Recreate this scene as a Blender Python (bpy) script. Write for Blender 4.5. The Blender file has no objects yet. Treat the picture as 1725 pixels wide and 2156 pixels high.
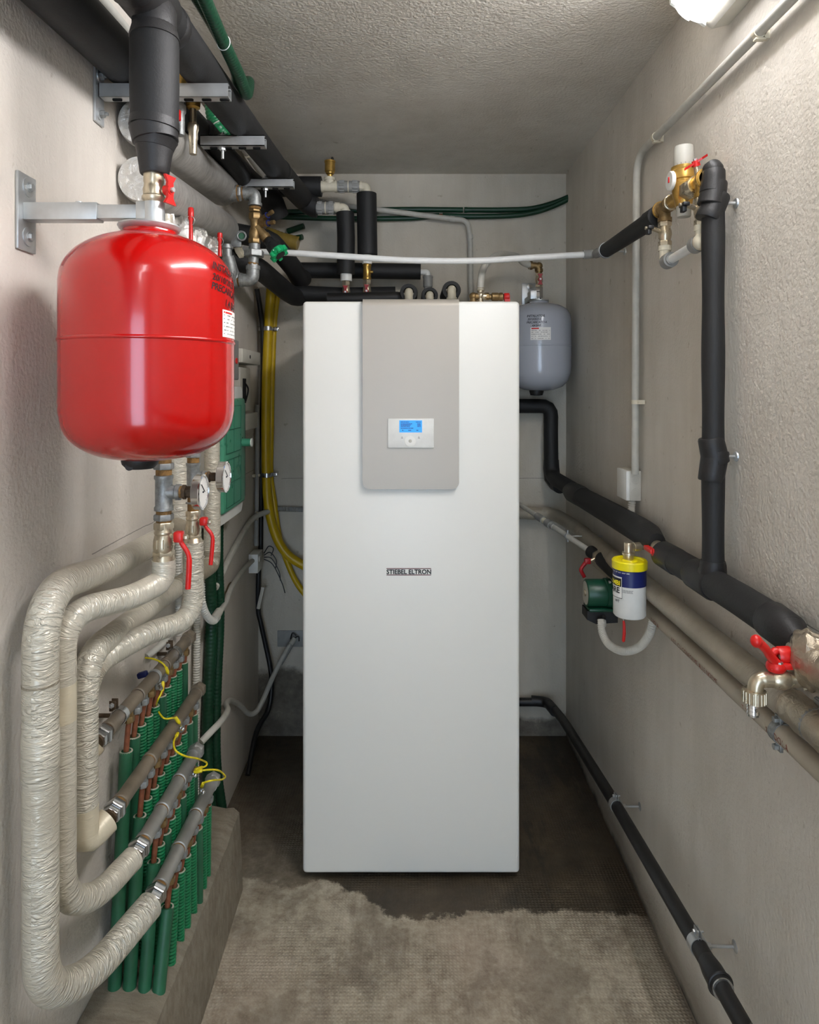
import bpy, bmesh, math, random
from mathutils import Vector, Matrix
random.seed(7)
PI = math.pi
V = Vector
scene = bpy.context.scene
COL = scene.collection
F = 1400.0; CX = 861.0; CY = 820.0; H = 1.52      # focal length (px of a 1725 wide frame), vanishing point, eye height

def at(px, py, y):                                 # point seen at a pixel, at depth y
    return V(((px-CX)/F*y, y, H+(CY-py)/F*y))
def atx(px, py, x):                                # point seen at a pixel, on the plane x = const
    return at(px, py, F*x/(px-CX))

# ------------------------------------------------------------------ geometry collector
class G:
    def __init__(s): s.v = []; s.f = []; s.uv = []
    def add(s, vs, fs, uvs=None):
        b = len(s.v); s.v += [tuple(p) for p in vs]
        for i, f in enumerate(fs):
            s.f.append(tuple(b+k for k in f))
            s.uv.append(uvs[i] if uvs else [(s.v[b+k][0]+s.v[b+k][1], s.v[b+k][2]) for k in f])
        return s
    def tube(s, path, r, seg=16, cap=True, corr=None, amp=.1, squash=None):
        path = [V(p) for p in path]
        if corr: path = resample(path, corr/4.0)
        n = len(path); L = [0]
        for i in range(1, n): L.append(L[-1]+(path[i]-path[i-1]).length)
        T = []
        for i in range(n):
            d = path[min(i+1, n-1)]-path[max(i-1, 0)]
            T.append(d.normalized() if d.length > 1e-9 else V((0, 0, 1)))
        a = V((0, 0, 1)) if abs(T[0].z) < .9 else V((0, 1, 0))
        N = (a-T[0]*a.dot(T[0])).normalized()
        vs = []
        for i in range(n):
            N = (N-T[i]*N.dot(T[i])).normalized(); B = T[i].cross(N)
            rr = r(L[i]/max(L[-1], 1e-9)) if callable(r) else (r[i] if isinstance(r, (list, tuple)) else r)
            if corr: rr *= 1+amp*math.sin(i*PI/2+.3)
            for k in range(seg):
                t = 2*PI*k/seg
                vs.append(path[i]+(N*math.cos(t)+B*math.sin(t))*rr)
        r0 = r if isinstance(r, (int, float)) else .02
        fs = []; us = []
        for i in range(n-1):
            for k in range(seg):
                k2 = (k+1) % seg
                fs.append((i*seg+k, i*seg+k2, (i+1)*seg+k2, (i+1)*seg+k))
                u0 = k/seg*2*PI*r0; u1 = (k+1)/seg*2*PI*r0
                us.append([(u0, L[i]), (u1, L[i]), (u1, L[i+1]), (u0, L[i+1])])
        if cap:
            fs.append(tuple(range(seg))[::-1]); us.append([(0, 0)]*seg)
            fs.append(tuple((n-1)*seg+k for k in range(seg))); us.append([(0, 0)]*seg)
        return s.add(vs, fs, us)
    def cyl(s, p0, p1, r0, r1=None, seg=20, cap=True):
        r1 = r0 if r1 is None else r1
        return s.tube([p0, p1], [r0, r1], seg, cap)
    def hexn(s, p0, p1, r):
        p0 = V(p0); p1 = V(p1); d = (p1-p0); c = min(.002, d.length*.2); u = d.normalized()
        return s.tube([p0, p0+u*c, p1-u*c, p1], [r*.93, r, r, r*.93], 6)
    def lathe(s, o, ax, prof, seg=32, capb=True, capt=True):
        o = V(o); ax = V(ax).normalized()
        a = V((1, 0, 0)) if abs(ax.x) < .9 else V((0, 1, 0))
        N = (a-ax*a.dot(ax)).normalized(); B = ax.cross(N)
        vs = []; n = len(prof)
        for r, h in prof:
            for k in range(seg):
                t = 2*PI*k/seg
                vs.append(o+ax*h+(N*math.cos(t)+B*math.sin(t))*max(r, 1e-5))
        fs = []; us = []
        for i in range(n-1):
            for k in range(seg):
                k2 = (k+1) % seg
                fs.append((i*seg+k, i*seg+k2, (i+1)*seg+k2, (i+1)*seg+k))
                us.append([(k/seg, prof[i][1]), ((k+1)/seg, prof[i][1]), ((k+1)/seg, prof[i+1][1]), (k/seg, prof[i+1][1])])
        if capb: fs.append(tuple(range(seg))[::-1]); us.append([(0, 0)]*seg)
        if capt: fs.append(tuple((n-1)*seg+k for k in range(seg))); us.append([(0, 0)]*seg)
        return s.add(vs, fs, us)
    def box(s, lo, hi, bev=0.0, seg=2, rot=None, sel=None):
        lo = V(lo); hi = V(hi); c = (lo+hi)/2; d = hi-lo
        bm = bmesh.new(); bmesh.ops.create_cube(bm, size=1.0)
        for v in bm.verts: v.co = V((v.co.x*d.x, v.co.y*d.y, v.co.z*d.z))
        if bev > 0:
            es = bm.edges[:] if sel is None else [e for e in bm.edges if sel((e.verts[1].co-e.verts[0].co).normalized(), (e.verts[0].co+e.verts[1].co)/2)]
            bmesh.ops.bevel(bm, geom=es, offset=bev, segments=seg, profile=.5, affect='EDGES')
        bm.verts.index_update()
        vs = [c+((rot @ v.co) if rot else v.co) for v in bm.verts]
        fs = [tuple(v.index for v in f.verts) for f in bm.faces]
        bm.free()
        return s.add(vs, fs)
    def sph(s, c, r, sc=(1, 1, 1), seg=16, rings=10):
        c = V(c); vs = []; fs = []
        for i in range(rings+1):
            p = PI*i/rings
            for k in range(seg):
                t = 2*PI*k/seg
                vs.append(c+V((r*sc[0]*math.sin(p)*math.cos(t), r*sc[1]*math.sin(p)*math.sin(t), r*sc[2]*math.cos(p))))
        for i in range(rings):
            for k in range(seg):
                k2 = (k+1) % seg
                fs.append((i*seg+k, (i+1)*seg+k, (i+1)*seg+k2, i*seg+k2))
        return s.add(vs, fs)
    def prism(s, pts, off):                        # closed outline pushed along a vector
        pts = [V(p) for p in pts]; n = len(pts); off = V(off)
        vs = pts+[p+off for p in pts]
        fs = [tuple(range(n))[::-1], tuple(range(n, 2*n))]+[(i, (i+1) % n, n+(i+1) % n, n+i) for i in range(n)]
        return s.add(vs, fs)
    def ring(s, c, ax, R, r, seg=28, sub=8):
        c = V(c); ax = V(ax).normalized(); a = V((1, 0, 0)) if abs(ax.x) < .9 else V((0, 1, 0))
        N = (a-ax*a.dot(ax)).normalized(); B = ax.cross(N)
        vs = []; fs = []
        for i in range(seg):
            t = 2*PI*i/seg; d = N*math.cos(t)+B*math.sin(t)
            for k in range(sub):
                q = 2*PI*k/sub; vs.append(c+d*(R+r*math.cos(q))+ax*(r*math.sin(q)))
        for i in range(seg):
            for k in range(sub):
                i2 = (i+1) % seg; k2 = (k+1) % sub
                fs.append((i*sub+k, i2*sub+k, i2*sub+k2, i*sub+k2))
        return s.add(vs, fs)
    def band(s, c, ax, R, w, t=.0015, seg=32):     # flat strap round a pipe
        c = V(c); ax = V(ax).normalized()
        return s.lathe(c-ax*w/2, ax, [(R, 0), (R+t, 0), (R+t, w), (R, w)], seg, False, False)

def resample(path, step):
    out = [path[0].copy()]; acc = 0.0
    for i in range(1, len(path)):
        a = path[i-1]; b = path[i]; L = (b-a).length
        if L < 1e-9: continue
        d = step-acc
        while d <= L:
            out.append(a+(b-a)*(d/L)); d += step
        acc = L-(d-step)
    return out
def fil(pts, rad=.03, n=8):                        # polyline with rounded corners
    pts = [V(p) for p in pts]; out = [pts[0]]
    for i in range(1, len(pts)-1):
        a, p, b = pts[i-1], pts[i], pts[i+1]
        d1 = (a-p); d2 = (b-p); l1, l2 = d1.length, d2.length; d1.normalize(); d2.normalize()
        rr = rad[i-1] if isinstance(rad, (list, tuple)) else rad
        t = min(rr, l1*.48, l2*.48)
        p0 = p+d1*t; p2 = p+d2*t
        for k in range(n+1):
            u = k/n; c1 = p0.lerp(p.lerp(p0, .0), u)
            out.append(p0*(1-u)**2+p*2*u*(1-u)+p2*u*u)
    out.append(pts[-1]); return out
def cr(pts, n=8):                                  # smooth curve through points
    pts = [V(p) for p in pts]; P = [pts[0]*2-pts[1]]+pts+[pts[-1]*2-pts[-2]]; out = []
    for i in range(1, len(P)-2):
        for k in range(n):
            t = k/n; a, b, c, d = P[i-1], P[i], P[i+1], P[i+2]
            out.append(.5*((2*b)+(c-a)*t+(2*a-5*b+4*c-d)*t*t+(3*b-a-3*c+d)*t**3))
    out.append(pts[-1]); return out
def dens(path, step=.02): return resample([V(p) for p in path], step)+[V(path[-1])]

# ------------------------------------------------------------------ objects
WL = {}
def tag(o, label=None, cat=None, group=None, kind=None):
    if label: o['label'] = label
    if cat: o['category'] = cat
    if group: o['group'] = group
    if kind: o['kind'] = kind
    return o
def T(name, label, cat, loc, group=None):
    o = bpy.data.objects.new(name, None); COL.objects.link(o); o.location = V(loc); o.empty_display_size = .05
    WL[o] = V(loc); return tag(o, label, cat, group)
def obj(name, g, mat, parent=None, label=None, cat=None, group=None, kind=None, sharp=40, smooth=True):
    xs = [p[0] for p in g.v]; ys = [p[1] for p in g.v]; zs = [p[2] for p in g.v]
    o0 = V(((min(xs)+max(xs))/2, (min(ys)+max(ys))/2, min(zs)))
    me = bpy.data.meshes.new(name)
    me.from_pydata([tuple(V(p)-o0) for p in g.v], [], g.f)
    uvl = me.uv_layers.new(name='UVMap')
    fl = [c for u in g.uv for c in u]
    for i, c in enumerate(fl): uvl.data[i].uv = c
    if smooth:
        me.polygons.foreach_set('use_smooth', [True]*len(me.polygons))
        me.set_sharp_from_angle(angle=math.radians(sharp))
    me.materials.append(mat); me.update()
    o = bpy.data.objects.new(name, me); COL.objects.link(o)
    WL[o] = o0
    if parent: o.parent = parent; o.location = o0-WL[parent]
    else: o.location = o0
    return tag(o, label, cat, group, kind)

def txt(s, size, align='LEFT', shear=0.0, bold=0.0, sp=1.0):
    cu = bpy.data.curves.new('t', 'FONT'); cu.body = s; cu.size = size; cu.align_x = align; cu.shear = shear; cu.offset = bold
    cu.space_character = sp; cu.resolution_u = 3
    o = bpy.data.objects.new('t', cu); COL.objects.link(o)
    dg = bpy.context.evaluated_depsgraph_get(); me = bpy.data.meshes.new_from_object(o.evaluated_get(dg))
    vs = [(v.co.x, v.co.y) for v in me.vertices]; fs = [tuple(p.vertices) for p in me.polygons]
    bpy.data.objects.remove(o); bpy.data.curves.remove(cu); bpy.data.meshes.remove(me)
    return vs, fs
def wid(vs): return max(v[0] for v in vs)-min(v[0] for v in vs)
def puttext(g, s, size, fn, **k):
    vs, fs = txt(s, size, **k); g.add([fn(x, y) for x, y in vs], fs); return wid(vs)

# ------------------------------------------------------------------ materials
def lin(c): return tuple((x/12.92 if x <= .04045 else ((x+.055)/1.055)**2.4) for x in [v/255 for v in c])+(1,)
class N:
    def __init__(s, name):
        s.m = bpy.data.materials.new(name); s.m.use_nodes = True; s.t = s.m.node_tree; s.n = s.t.nodes
        s.b = s.n['Principled BSDF']
    def new(s, typ, **k):
        x = s.n.new(typ)
        for a, b in k.items(): setattr(x, a, b)
        return x
    def link(s, a, b): s.t.links.new(a, b)
    def coord(s, kind='Object', scale=(1, 1, 1)):
        if kind == 'UV': c = s.new('ShaderNodeTexCoord').outputs['UV']
        elif kind == 'World': c = s.new('ShaderNodeNewGeometry').outputs['Position']
        else: c = s.new('ShaderNodeTexCoord').outputs[kind]
        mp = s.new('ShaderNodeMapping'); mp.inputs['Scale'].default_value = scale; s.link(c, mp.inputs['Vector']); return mp.outputs[0]
    def noise(s, co, sc, det=3, rough=.55, dist=0):
        x = s.new('ShaderNodeTexNoise'); x.inputs['Scale'].default_value = sc; x.inputs['Detail'].default_value = det
        x.inputs['Roughness'].default_value = rough; x.inputs['Distortion'].default_value = dist; s.link(co, x.inputs['Vector']); return x.outputs['Fac']
    def ramp(s, fac, stops):
        x = s.new('ShaderNodeValToRGB'); e = x.color_ramp.elements
        while len(e) < len(stops): e.new(.5)
        for i, (p, c) in enumerate(stops):
            e[i].position = p; e[i].color = c if len(c) == 4 else (*c, 1)
        s.link(fac, x.inputs[0]); return x.outputs[0]
    def math(s, op, a, b=None, c=None, clamp=False):
        x = s.new('ShaderNodeMath', operation=op); x.use_clamp = clamp
        for i, q in enumerate((a, b, c)):
            if q is None: continue
            if isinstance(q, (int, float)): x.inputs[i].default_value = q
            else: s.link(q, x.inputs[i])
        return x.outputs[0]
    def mix(s, fac, a, b, mode='MIX'):
        x = s.new('ShaderNodeMix', data_type='RGBA', blend_type=mode)
        for i, q in ((0, fac), (6, a), (7, b)):
            if isinstance(q, (int, float, tuple)): x.inputs[i].default_value = q
            else: s.link(q, x.inputs[i])
        return x.outputs[2]
    def bump(s, h, strength=.5, dist=.002, prev=None):
        x = s.new('ShaderNodeBump'); x.inputs['Strength'].default_value = strength; x.inputs['Distance'].default_value = dist
        s.link(h, x.inputs['Height'])
        if prev: s.link(prev, x.inputs['Normal'])
        s.link(x.outputs[0], s.b.inputs['Normal']); return x.outputs[0]
    def set(s, **k):
        for a, q in k.items():
            i = s.b.inputs[a.replace('_', ' ')]
            if isinstance(q, (int, float, tuple)): i.default_value = q
            else: s.link(q, i)
        return s
def simple(name, c, rough=.5, metal=0.0, var=.12, sc=40, bump=0.0, bdist=.001, coat=0.0, det=3):
    n = N(name); co = n.coord('Object'); f = n.noise(co, sc, det)
    a = lin(c); d = tuple(x*(1-var) for x in a[:3])+(1,); e = tuple(min(1, x*(1+var)) for x in a[:3])+(1,)
    n.set(Base_Color=n.ramp(f, [(.3, d), (.7, e)]), Roughness=n.math('MULTIPLY_ADD', f, .2, rough-.1) if var else rough, Metallic=metal)
    if coat: n.set(Coat_Weight=coat, Coat_Roughness=.08)
    if bump: n.bump(n.noise(co, sc*3, 4), bump, bdist)
    return n.m

def plaster(name, base, dark, kind):
    n = N(name); co = n.coord('World')
    big = n.noise(co, 1.6, 4, .6); mid = n.noise(co, 7, 5, .65); fine = n.noise(co, 120, 2, .5)
    st = n.noise(n.coord('World', (14, 14, 2.2)), 1.0, 3, .6)
    col = n.ramp(big, [(.3, lin(dark)), (.68, lin(base))])
    col = n.mix(.25, col, n.ramp(st, [(.3, lin(dark)), (.6, lin(base))]))
    spots = n.ramp(n.noise(co, 34, 2, .5), [(.22, (.55, .5, .42, 1)), (.29, (1, 1, 1, 1))])
    col = n.mix(.55, col, spots, 'MULTIPLY')
    sep = n.new('ShaderNodeSeparateXYZ'); n.link(n.coord('World'), sep.inputs[0]); X, Y, Z = sep.outputs
    def line(z0, amt=.6):                          # hairline crack at a given height
        wob = n.math('MULTIPLY_ADD', n.noise(co, 6, 4), .012, z0-.006)
        d = n.math('ABSOLUTE', n.math('SUBTRACT', Z, wob)); m = n.math('LESS_THAN', d, .0011)
        brk = n.math('GREATER_THAN', n.noise(co, 3.1, 2), .42)
        return n.math('MULTIPLY', n.math('MULTIPLY', m, brk), amt)
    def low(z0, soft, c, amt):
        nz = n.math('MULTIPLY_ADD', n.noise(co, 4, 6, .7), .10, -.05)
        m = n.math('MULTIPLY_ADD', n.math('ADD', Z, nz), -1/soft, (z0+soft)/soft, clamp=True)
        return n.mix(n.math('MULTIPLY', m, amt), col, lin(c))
    if kind == 'right':
        col = n.mix(line(1.113), col, lin((60, 55, 48)))
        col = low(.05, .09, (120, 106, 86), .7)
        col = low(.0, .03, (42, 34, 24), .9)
    if kind == 'left':
        col = n.mix(line(1.178), col, lin((60, 55, 48)))
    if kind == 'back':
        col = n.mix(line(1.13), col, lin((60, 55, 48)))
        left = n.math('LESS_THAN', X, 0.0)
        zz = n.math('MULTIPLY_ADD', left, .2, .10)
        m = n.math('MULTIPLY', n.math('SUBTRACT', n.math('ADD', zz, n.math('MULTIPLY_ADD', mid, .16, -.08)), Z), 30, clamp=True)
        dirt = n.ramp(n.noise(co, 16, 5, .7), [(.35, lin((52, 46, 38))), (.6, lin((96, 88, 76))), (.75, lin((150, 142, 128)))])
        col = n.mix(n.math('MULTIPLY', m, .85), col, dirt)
    n.set(Base_Color=col, Roughness=.88)
    h = n.math('ADD', n.math('MULTIPLY', fine, .55), n.math('ADD', n.math('MULTIPLY', n.noise(co, 60, 3, .6), .5), n.math('MULTIPLY', st, .35)))
    n.bump(h, .52 if kind != 'ceiling' else .75, .0045)
    return n.m
MT = {}
MT['wall_r'] = plaster('painted_plaster_right', (214, 208, 197), (186, 179, 166), 'right')
MT['wall_l'] = plaster('painted_plaster_left', (218, 211, 200), (194, 186, 174), 'left')
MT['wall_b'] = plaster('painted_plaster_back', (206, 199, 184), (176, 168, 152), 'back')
MT['ceil'] = plaster('ceiling_plaster', (214, 208, 196), (184, 176, 162), 'ceiling')

def floor_mat():
    n = N('damp_concrete_floor'); co = n.coord('World')
    a = n.noise(co, 3.2, 6, .68); b = n.noise(co, 26, 6, .75); c = n.noise(co, 1.6, 3, .5)
    col = n.ramp(a, [(.3, lin((104, 92, 78))), (.48, lin((164, 153, 132))), (.64, lin((202, 194, 174)))])
    col = n.mix(.55, col, n.ramp(b, [(.3, lin((84, 73, 62))), (.5, lin((164, 154, 134))), (.7, lin((206, 198, 180)))]))
    red = n.ramp(c, [(.45, (0, 0, 0, 1)), (.62, (1, 1, 1, 1))])
    col = n.mix(n.math('MULTIPLY', red, .30), col, lin((140, 104, 86)))
    spk = n.ramp(n.noise(co, 150, 2, .5), [(.62, (0, 0, 0, 1)), (.7, (1, 1, 1, 1))])
    col = n.mix(n.math('MULTIPLY', spk, .35), col, lin((196, 186, 166)))
    # imprint left by the roller: fine square grid
    g1 = n.new('ShaderNodeTexWave', wave_type='BANDS', bands_direction='X'); g1.inputs['Scale'].default_value = 32; n.link(co, g1.inputs['Vector'])
    g2 = n.new('ShaderNodeTexWave', wave_type='BANDS', bands_direction='Y'); g2.inputs['Scale'].default_value = 32; n.link(co, g2.inputs['Vector'])
    grid = n.math('MULTIPLY', g1.outputs['Fac'], g2.outputs['Fac'])
    gm = n.math('MULTIPLY', grid, n.ramp(n.noise(co, 2.2, 3), [(.42, (0, 0, 0, 1)), (.58, (1, 1, 1, 1))]))
    col = n.mix(n.math('MULTIPLY', gm, .42), col, lin((196, 184, 160)))
    pat = n.ramp(n.noise(co, 4.5, 5, .7, .5), [(.40, (1, 1, 1, 1)), (.5, (0, 0, 0, 1))])
    col = n.mix(n.math('MULTIPLY', pat, .42), col, lin((92, 78, 64)))
    sep = n.new('ShaderNodeSeparateXYZ'); n.link(n.coord('World'), sep.inputs[0]); X, Y, Z = sep.outputs
    rag = n.math('ADD', n.math('MULTIPLY_ADD', n.noise(co, 12, 8, .78), .17, -.085), n.math('MULTIPLY_ADD', n.noise(co, 2.0, 2), .12, -.06))
    # wet edge: nearer on the right of the cabinet, further back on its left
    lft = n.math('MULTIPLY', n.math('SUBTRACT', -.05, X), 6, clamp=True)
    edge = n.math('MULTIPLY_ADD', lft, .13, 1.915)
    wet = n.math('MULTIPLY', n.math('SUBTRACT', n.math('ADD', Y, rag), edge), 60, clamp=True)
    wetc = n.ramp(n.noise(co, 5, 6, .7), [(.3, lin((30, 24, 15))), (.52, lin((62, 51, 35))), (.75, lin((92, 78, 56)))])
    # strip left of the cabinet: half damp, shade painted in darker towards the back
    ld = n.math('MULTIPLY', n.math('SUBTRACT', -.25, X), 9, clamp=True)
    ldk = n.math('MULTIPLY', ld, n.math('MULTIPLY', n.math('SUBTRACT', 2.75, Y), 1.6, clamp=True))
    wet_shade = n.math('MULTIPLY', wet, n.math('MULTIPLY_ADD', ldk, -.45, 1.0))
    dk = n.math('MULTIPLY', n.math('SUBTRACT', n.math('ADD', n.noise(n.coord('World', (6, 1.6, 1)), 1.3, 5, .7), n.math('MULTIPLY', n.math('SUBTRACT', Y, 2.0), .12)), .60), 14, clamp=True)
    wetc = n.mix(n.math('MULTIPLY', dk, .75), wetc, lin((20, 16, 11)))
    col = n.mix(n.math('MULTIPLY', wet_shade, .93), col, wetc)
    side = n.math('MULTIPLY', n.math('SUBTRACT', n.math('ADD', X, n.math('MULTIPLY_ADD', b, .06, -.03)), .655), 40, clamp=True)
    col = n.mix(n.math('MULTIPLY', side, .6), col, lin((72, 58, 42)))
    n.set(Base_Color=col, Roughness=n.math('MULTIPLY_ADD', wet_shade, -.22, .82))
    h = n.math('ADD', n.math('MULTIPLY', n.noise(co, 120, 4, .7), .6), n.math('MULTIPLY', gm, .9))
    n.bump(h, .7, .003)
    return n.m
MT['floor'] = floor_mat()
def conc():
    n = N('rough_plinth_concrete'); co = n.coord('World')
    col = n.ramp(n.noise(co, 5, 6, .7), [(.3, lin((120, 108, 90))), (.5, lin((158, 147, 127))), (.7, lin((184, 174, 154)))])
    col = n.mix(.5, col, n.ramp(n.noise(n.coord('World', (1, 9, 4)), 6, 5, .7), [(.3, lin((104, 92, 76))), (.7, lin((176, 166, 146)))]))
    n.set(Base_Color=col, Roughness=.9); n.bump(n.noise(co, 60, 6, .75), 1.0, .010); return n.m
MT['conc'] = conc()

def foam(name, c, rough=.62):
    n = N(name); co = n.coord('Object'); a = lin(c)
    f = n.noise(co, 9, 5, .6)
    n.set(Base_Color=n.ramp(f, [(.3, tuple(x*.75 for x in a[:3])+(1,)), (.7, tuple(x*1.35 for x in a[:3])+(1,))]), Roughness=rough)
    n.bump(n.math('ADD', n.noise(co, 240, 3, .6), n.math('MULTIPLY', f, .8)), .28, .0015); return n.m
MT['foam'] = foam('black_rubber_foam', (24, 24, 24))
MT['foamtape'] = foam('black_foam_tape', (28, 27, 27), .5)
def wrinkle(name, c, c2, rough, metal, su=26, sv=95, st=1.0, dist=.006):
    n = N(name); co = n.coord('UV', (su, sv, 1)); w = n.noise(co, 1.0, 3, .55, .6)
    crease = n.math('ABSOLUTE', n.math('SUBTRACT', w, .5))
    ob = n.coord('Object'); v = n.noise(ob, 6, 4, .6)
    col = n.ramp(v, [(.3, lin(c2)), (.7, lin(c))])
    mo = n.ramp(n.noise(ob, 3, 2), [(.4, (.25, .25, .25, 1)), (.6, (1, 1, 1, 1))])
    n.set(Base_Color=col, Roughness=rough, Metallic=metal)
    h = n.math('ADD', n.math('MULTIPLY', n.math('MINIMUM', crease, .16), 3.2), n.math('MULTIPLY', n.noise(ob, 30, 3), .6))
    n.bump(n.math('MULTIPLY', h, mo), st, dist); return n.m
MT['cream'] = wrinkle('cream_pipe_jacket', (214, 208, 191), (186, 178, 160), .3, .2)
MT['creampatch'] = wrinkle('yellowed_jacket_patch', (212, 202, 176), (196, 184, 158), .38, .1, 20, 60, .3, .003)
MT['creamdark'] = wrinkle('dark_pipe_jacket', (160, 150, 130), (132, 122, 104), .5, .05)  # darker, greyer tone of the cream jacket
MT['greige'] = wrinkle('taupe_pipe_jacket', (172, 164, 148), (146, 137, 120), .48, .08, 40, 150, .5, .003)
MT['greige2'] = wrinkle('smooth_taupe_pipe_jacket', (176, 166, 148), (152, 142, 124), .5, .05, 14, 30, .35, .002)
def foilm(name, c, rough, sc=60, st=.7):
    n = N(name); co = n.coord('Object'); f = n.noise(co, sc, 5, .7, .8)
    n.set(Base_Color=n.ramp(n.noise(co, 12, 3), [(.3, tuple(x*.75 for x in lin(c)[:3])+(1,)), (.7, lin(c))]), Roughness=rough, Metallic=.9)
    n.bump(f, st, .004); return n.m
MT['foil'] = foilm('crumpled_silver_foil', (238, 236, 230), .3, 70, 1.0)
MT['foil2'] = foilm('taupe_foil_wrap', (190, 178, 158), .3, 60, .8)
def brushed():
    n = N('scuffed_aluminium_jacket'); co = n.coord('UV', (30, 75, 1)); f = n.noise(co, 1, 6, .75, 1.6)
    ob = n.coord('Object')
    n.set(Base_Color=n.mix(.5, n.ramp(f, [(.3, lin((134, 131, 126))), (.68, lin((212, 209, 203)))]), n.ramp(n.noise(ob, 14, 5, .7), [(.3, lin((132, 128, 122))), (.7, lin((206, 203, 196)))])),
          Roughness=.42, Metallic=.55)
    n.bump(f, .2, .001); return n.m
MT['alu'] = brushed()
MT['zinc'] = simple('galvanised_steel', (190, 192, 191), .4, .75, .1, 30, .12, .0008)
MT['castzinc'] = simple('galvanised_malleable_iron', (150, 152, 150), .5, .7, .25, 90, .5, .001)
MT['chrome'] = simple('polished_chrome', (215, 215, 215), .12, 1, 0)
MT['steelnut'] = simple('bright_union_nut', (190, 190, 188), .25, .9, .1)
MT['nickel'] = simple('nickel_plated_brass', (196, 184, 160), .3, .85, .12, 60, .15, .0006)
MT['brass'] = simple('yellow_brass', (196, 158, 84), .32, .85, .2, 50, .15, .0006)
MT['bronze'] = simple('dull_brass', (138, 114, 76), .45, .75, .25, 60, .3, .0008)
MT['hemp'] = simple('hemp_sealed_thread', (132, 98, 52), .8, .1, .35, 120, .8, .002)
MT['rust'] = simple('brown_iron_fitting', (84, 68, 50), .7, .4, .4, 90, .6, .002)
MT['browniron'] = simple('aged_brown_manifold', (134, 122, 106), .5, .45, .2, 26, .3, .0015)
MT['greyiron'] = simple('grey_zinc_manifold', (168, 166, 160), .42, .6, .15, 22, .25, .0012)
MT['copper'] = simple('copper_pipe', (140, 84, 58), .55, .4, .35, 60)
MT['redpaint'] = simple('glossy_red_enamel', (178, 3, 2), .2, 0, 0, 5, 0, 0, .45)
MT['red'] = simple('red_plastic', (206, 26, 22), .35, 0, .05)
MT['darkred'] = simple('dark_red_handle', (150, 18, 24), .4, 0, .1)
MT['black'] = simple('black_plastic', (24, 24, 25), .45, 0, .1)
MT['blackpe'] = simple('black_drain_pipe', (24, 23, 22), .5, 0, .3, 30)
MT['dark'] = simple('dark_recess', (8, 8, 8), .9, 0, .1)
MT['white'] = simple('white_enamel', (236, 235, 227), .38, 0, 0, 3)
MT['whitepl'] = simple('white_plastic', (226, 226, 220), .4, 0, .04)
MT['cream_pl'] = simple('cream_plastic', (214, 206, 184), .45, 0, .08)
MT['taupe'] = simple('taupe_metallic_panel', (176, 169, 157), .42, .25, 0, 3)
MT['greypl'] = simple('grey_plastic', (142, 142, 138), .5, 0, .1)
MT['ltgrey'] = simple('light_grey_conduit', (186, 184, 174), .5, 0, .08)
MT['whitepipe'] = simple('white_plastic_pipe', (226, 226, 222), .35, 0, .04)
MT['boxgrey'] = simple('light_grey_box_plastic', (196, 192, 180), .5, 0, .05)
MT['greytank'] = simple('grey_blue_enamel', (172, 176, 184), .25, 0, 0, 5, 0, 0, .5)
MT['green'] = simple('green_corrugated_sleeve', (9, 112, 66), .38, 0, .2, 14)
MT['dkgreen'] = simple('dark_green_sleeve', (34, 92, 62), .5, 0, .25, 14)
MT['hosegreen'] = simple('green_hose', (8, 54, 33), .42, 0, .25, 10)
MT['teal'] = simple('green_tinted_door', (72, 146, 116), .3, 0, .12, 12)
MT['tealdk'] = simple('green_tinted_panel_edge', (30, 92, 70), .35, 0, .12, 12)
MT['yellow'] = simple('yellow_hose', (196, 162, 8), .4, 0, .12, 12)
MT['yellowcap'] = simple('yellow_plastic_cap', (240, 224, 10), .4, 0, .05, 30)
MT['amber'] = simple('amber_plastic_sleeve', (140, 118, 52), .4, 0, .2, 20)
MT['wire_y'] = simple('yellow_green_wire', (216, 196, 20), .4, 0, .3, 50)
MT['blue'] = simple('dark_blue_band', (16, 30, 92), .4, 0, .05)
MT['knob'] = simple('green_knob', (10, 160, 96), .4, 0, .06)
MT['pumpgreen'] = simple('dark_green_pump_paint', (18, 70, 50), .35, 0, .1)
MT['ink'] = simple('black_ink', (14, 14, 16), .5, 0, .05)
MT['redink'] = simple('dark_red_ink', (96, 20, 20), .5, 0, .05)
MT['brownink'] = simple('faded_red_print', (120, 62, 48), .6, 0, .2)
MT['greyink'] = simple('grey_print', (120, 120, 118), .6, 0, .1)
MT['paper'] = simple('white_sticker', (232, 230, 224), .5, 0, .02)
def emis(name, c, st):
    n = N(name); n.set(Base_Color=lin(c), Emission_Color=lin(c), Emission_Strength=st, Roughness=.4); return n.m
MT['lcd'] = emis('blue_lit_display', (40, 140, 222), .38)
MT['lamp'] = emis('lit_diffuser', (250, 250, 255), 30.0)
MT['capgrey'] = simple('pale_grey_cap', (172, 170, 160), .5, 0, .05)
MT['lampdim'] = emis('lit_diffuser_rim', (250, 250, 255), 5.0)
MT['rim'] = simple('sleeve_rim_plastic', (170, 168, 150), .6, 0, .1)
# ================================================================== SETTING
XL, XR, YB, YF, ZC = -.66, .69, 2.917, -1.7, 2.465
def struct(name, g, m): return obj(name, g, m, kind='structure')
struct('floor', G().box((XL-.1, YF-.1, -.1), (XR+.1, YB+.1, 0)), MT['floor'])
struct('ceiling', G().box((XL-.1, YF-.1, ZC), (XR+.1, YB+.1, ZC+.1)), MT['ceil'])
struct('wall_left', G().box((XL-.1, YF-.1, 0), (XL, YB+.1, ZC)), MT['wall_l'])
struct('wall_right', G().box((XR, YF-.1, 0), (XR+.1, YB+.1, ZC)), MT['wall_r'])
struct('wall_back', G().box((XL, YB, 0), (XR, YB+.1, ZC)), MT['wall_b'])
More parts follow.
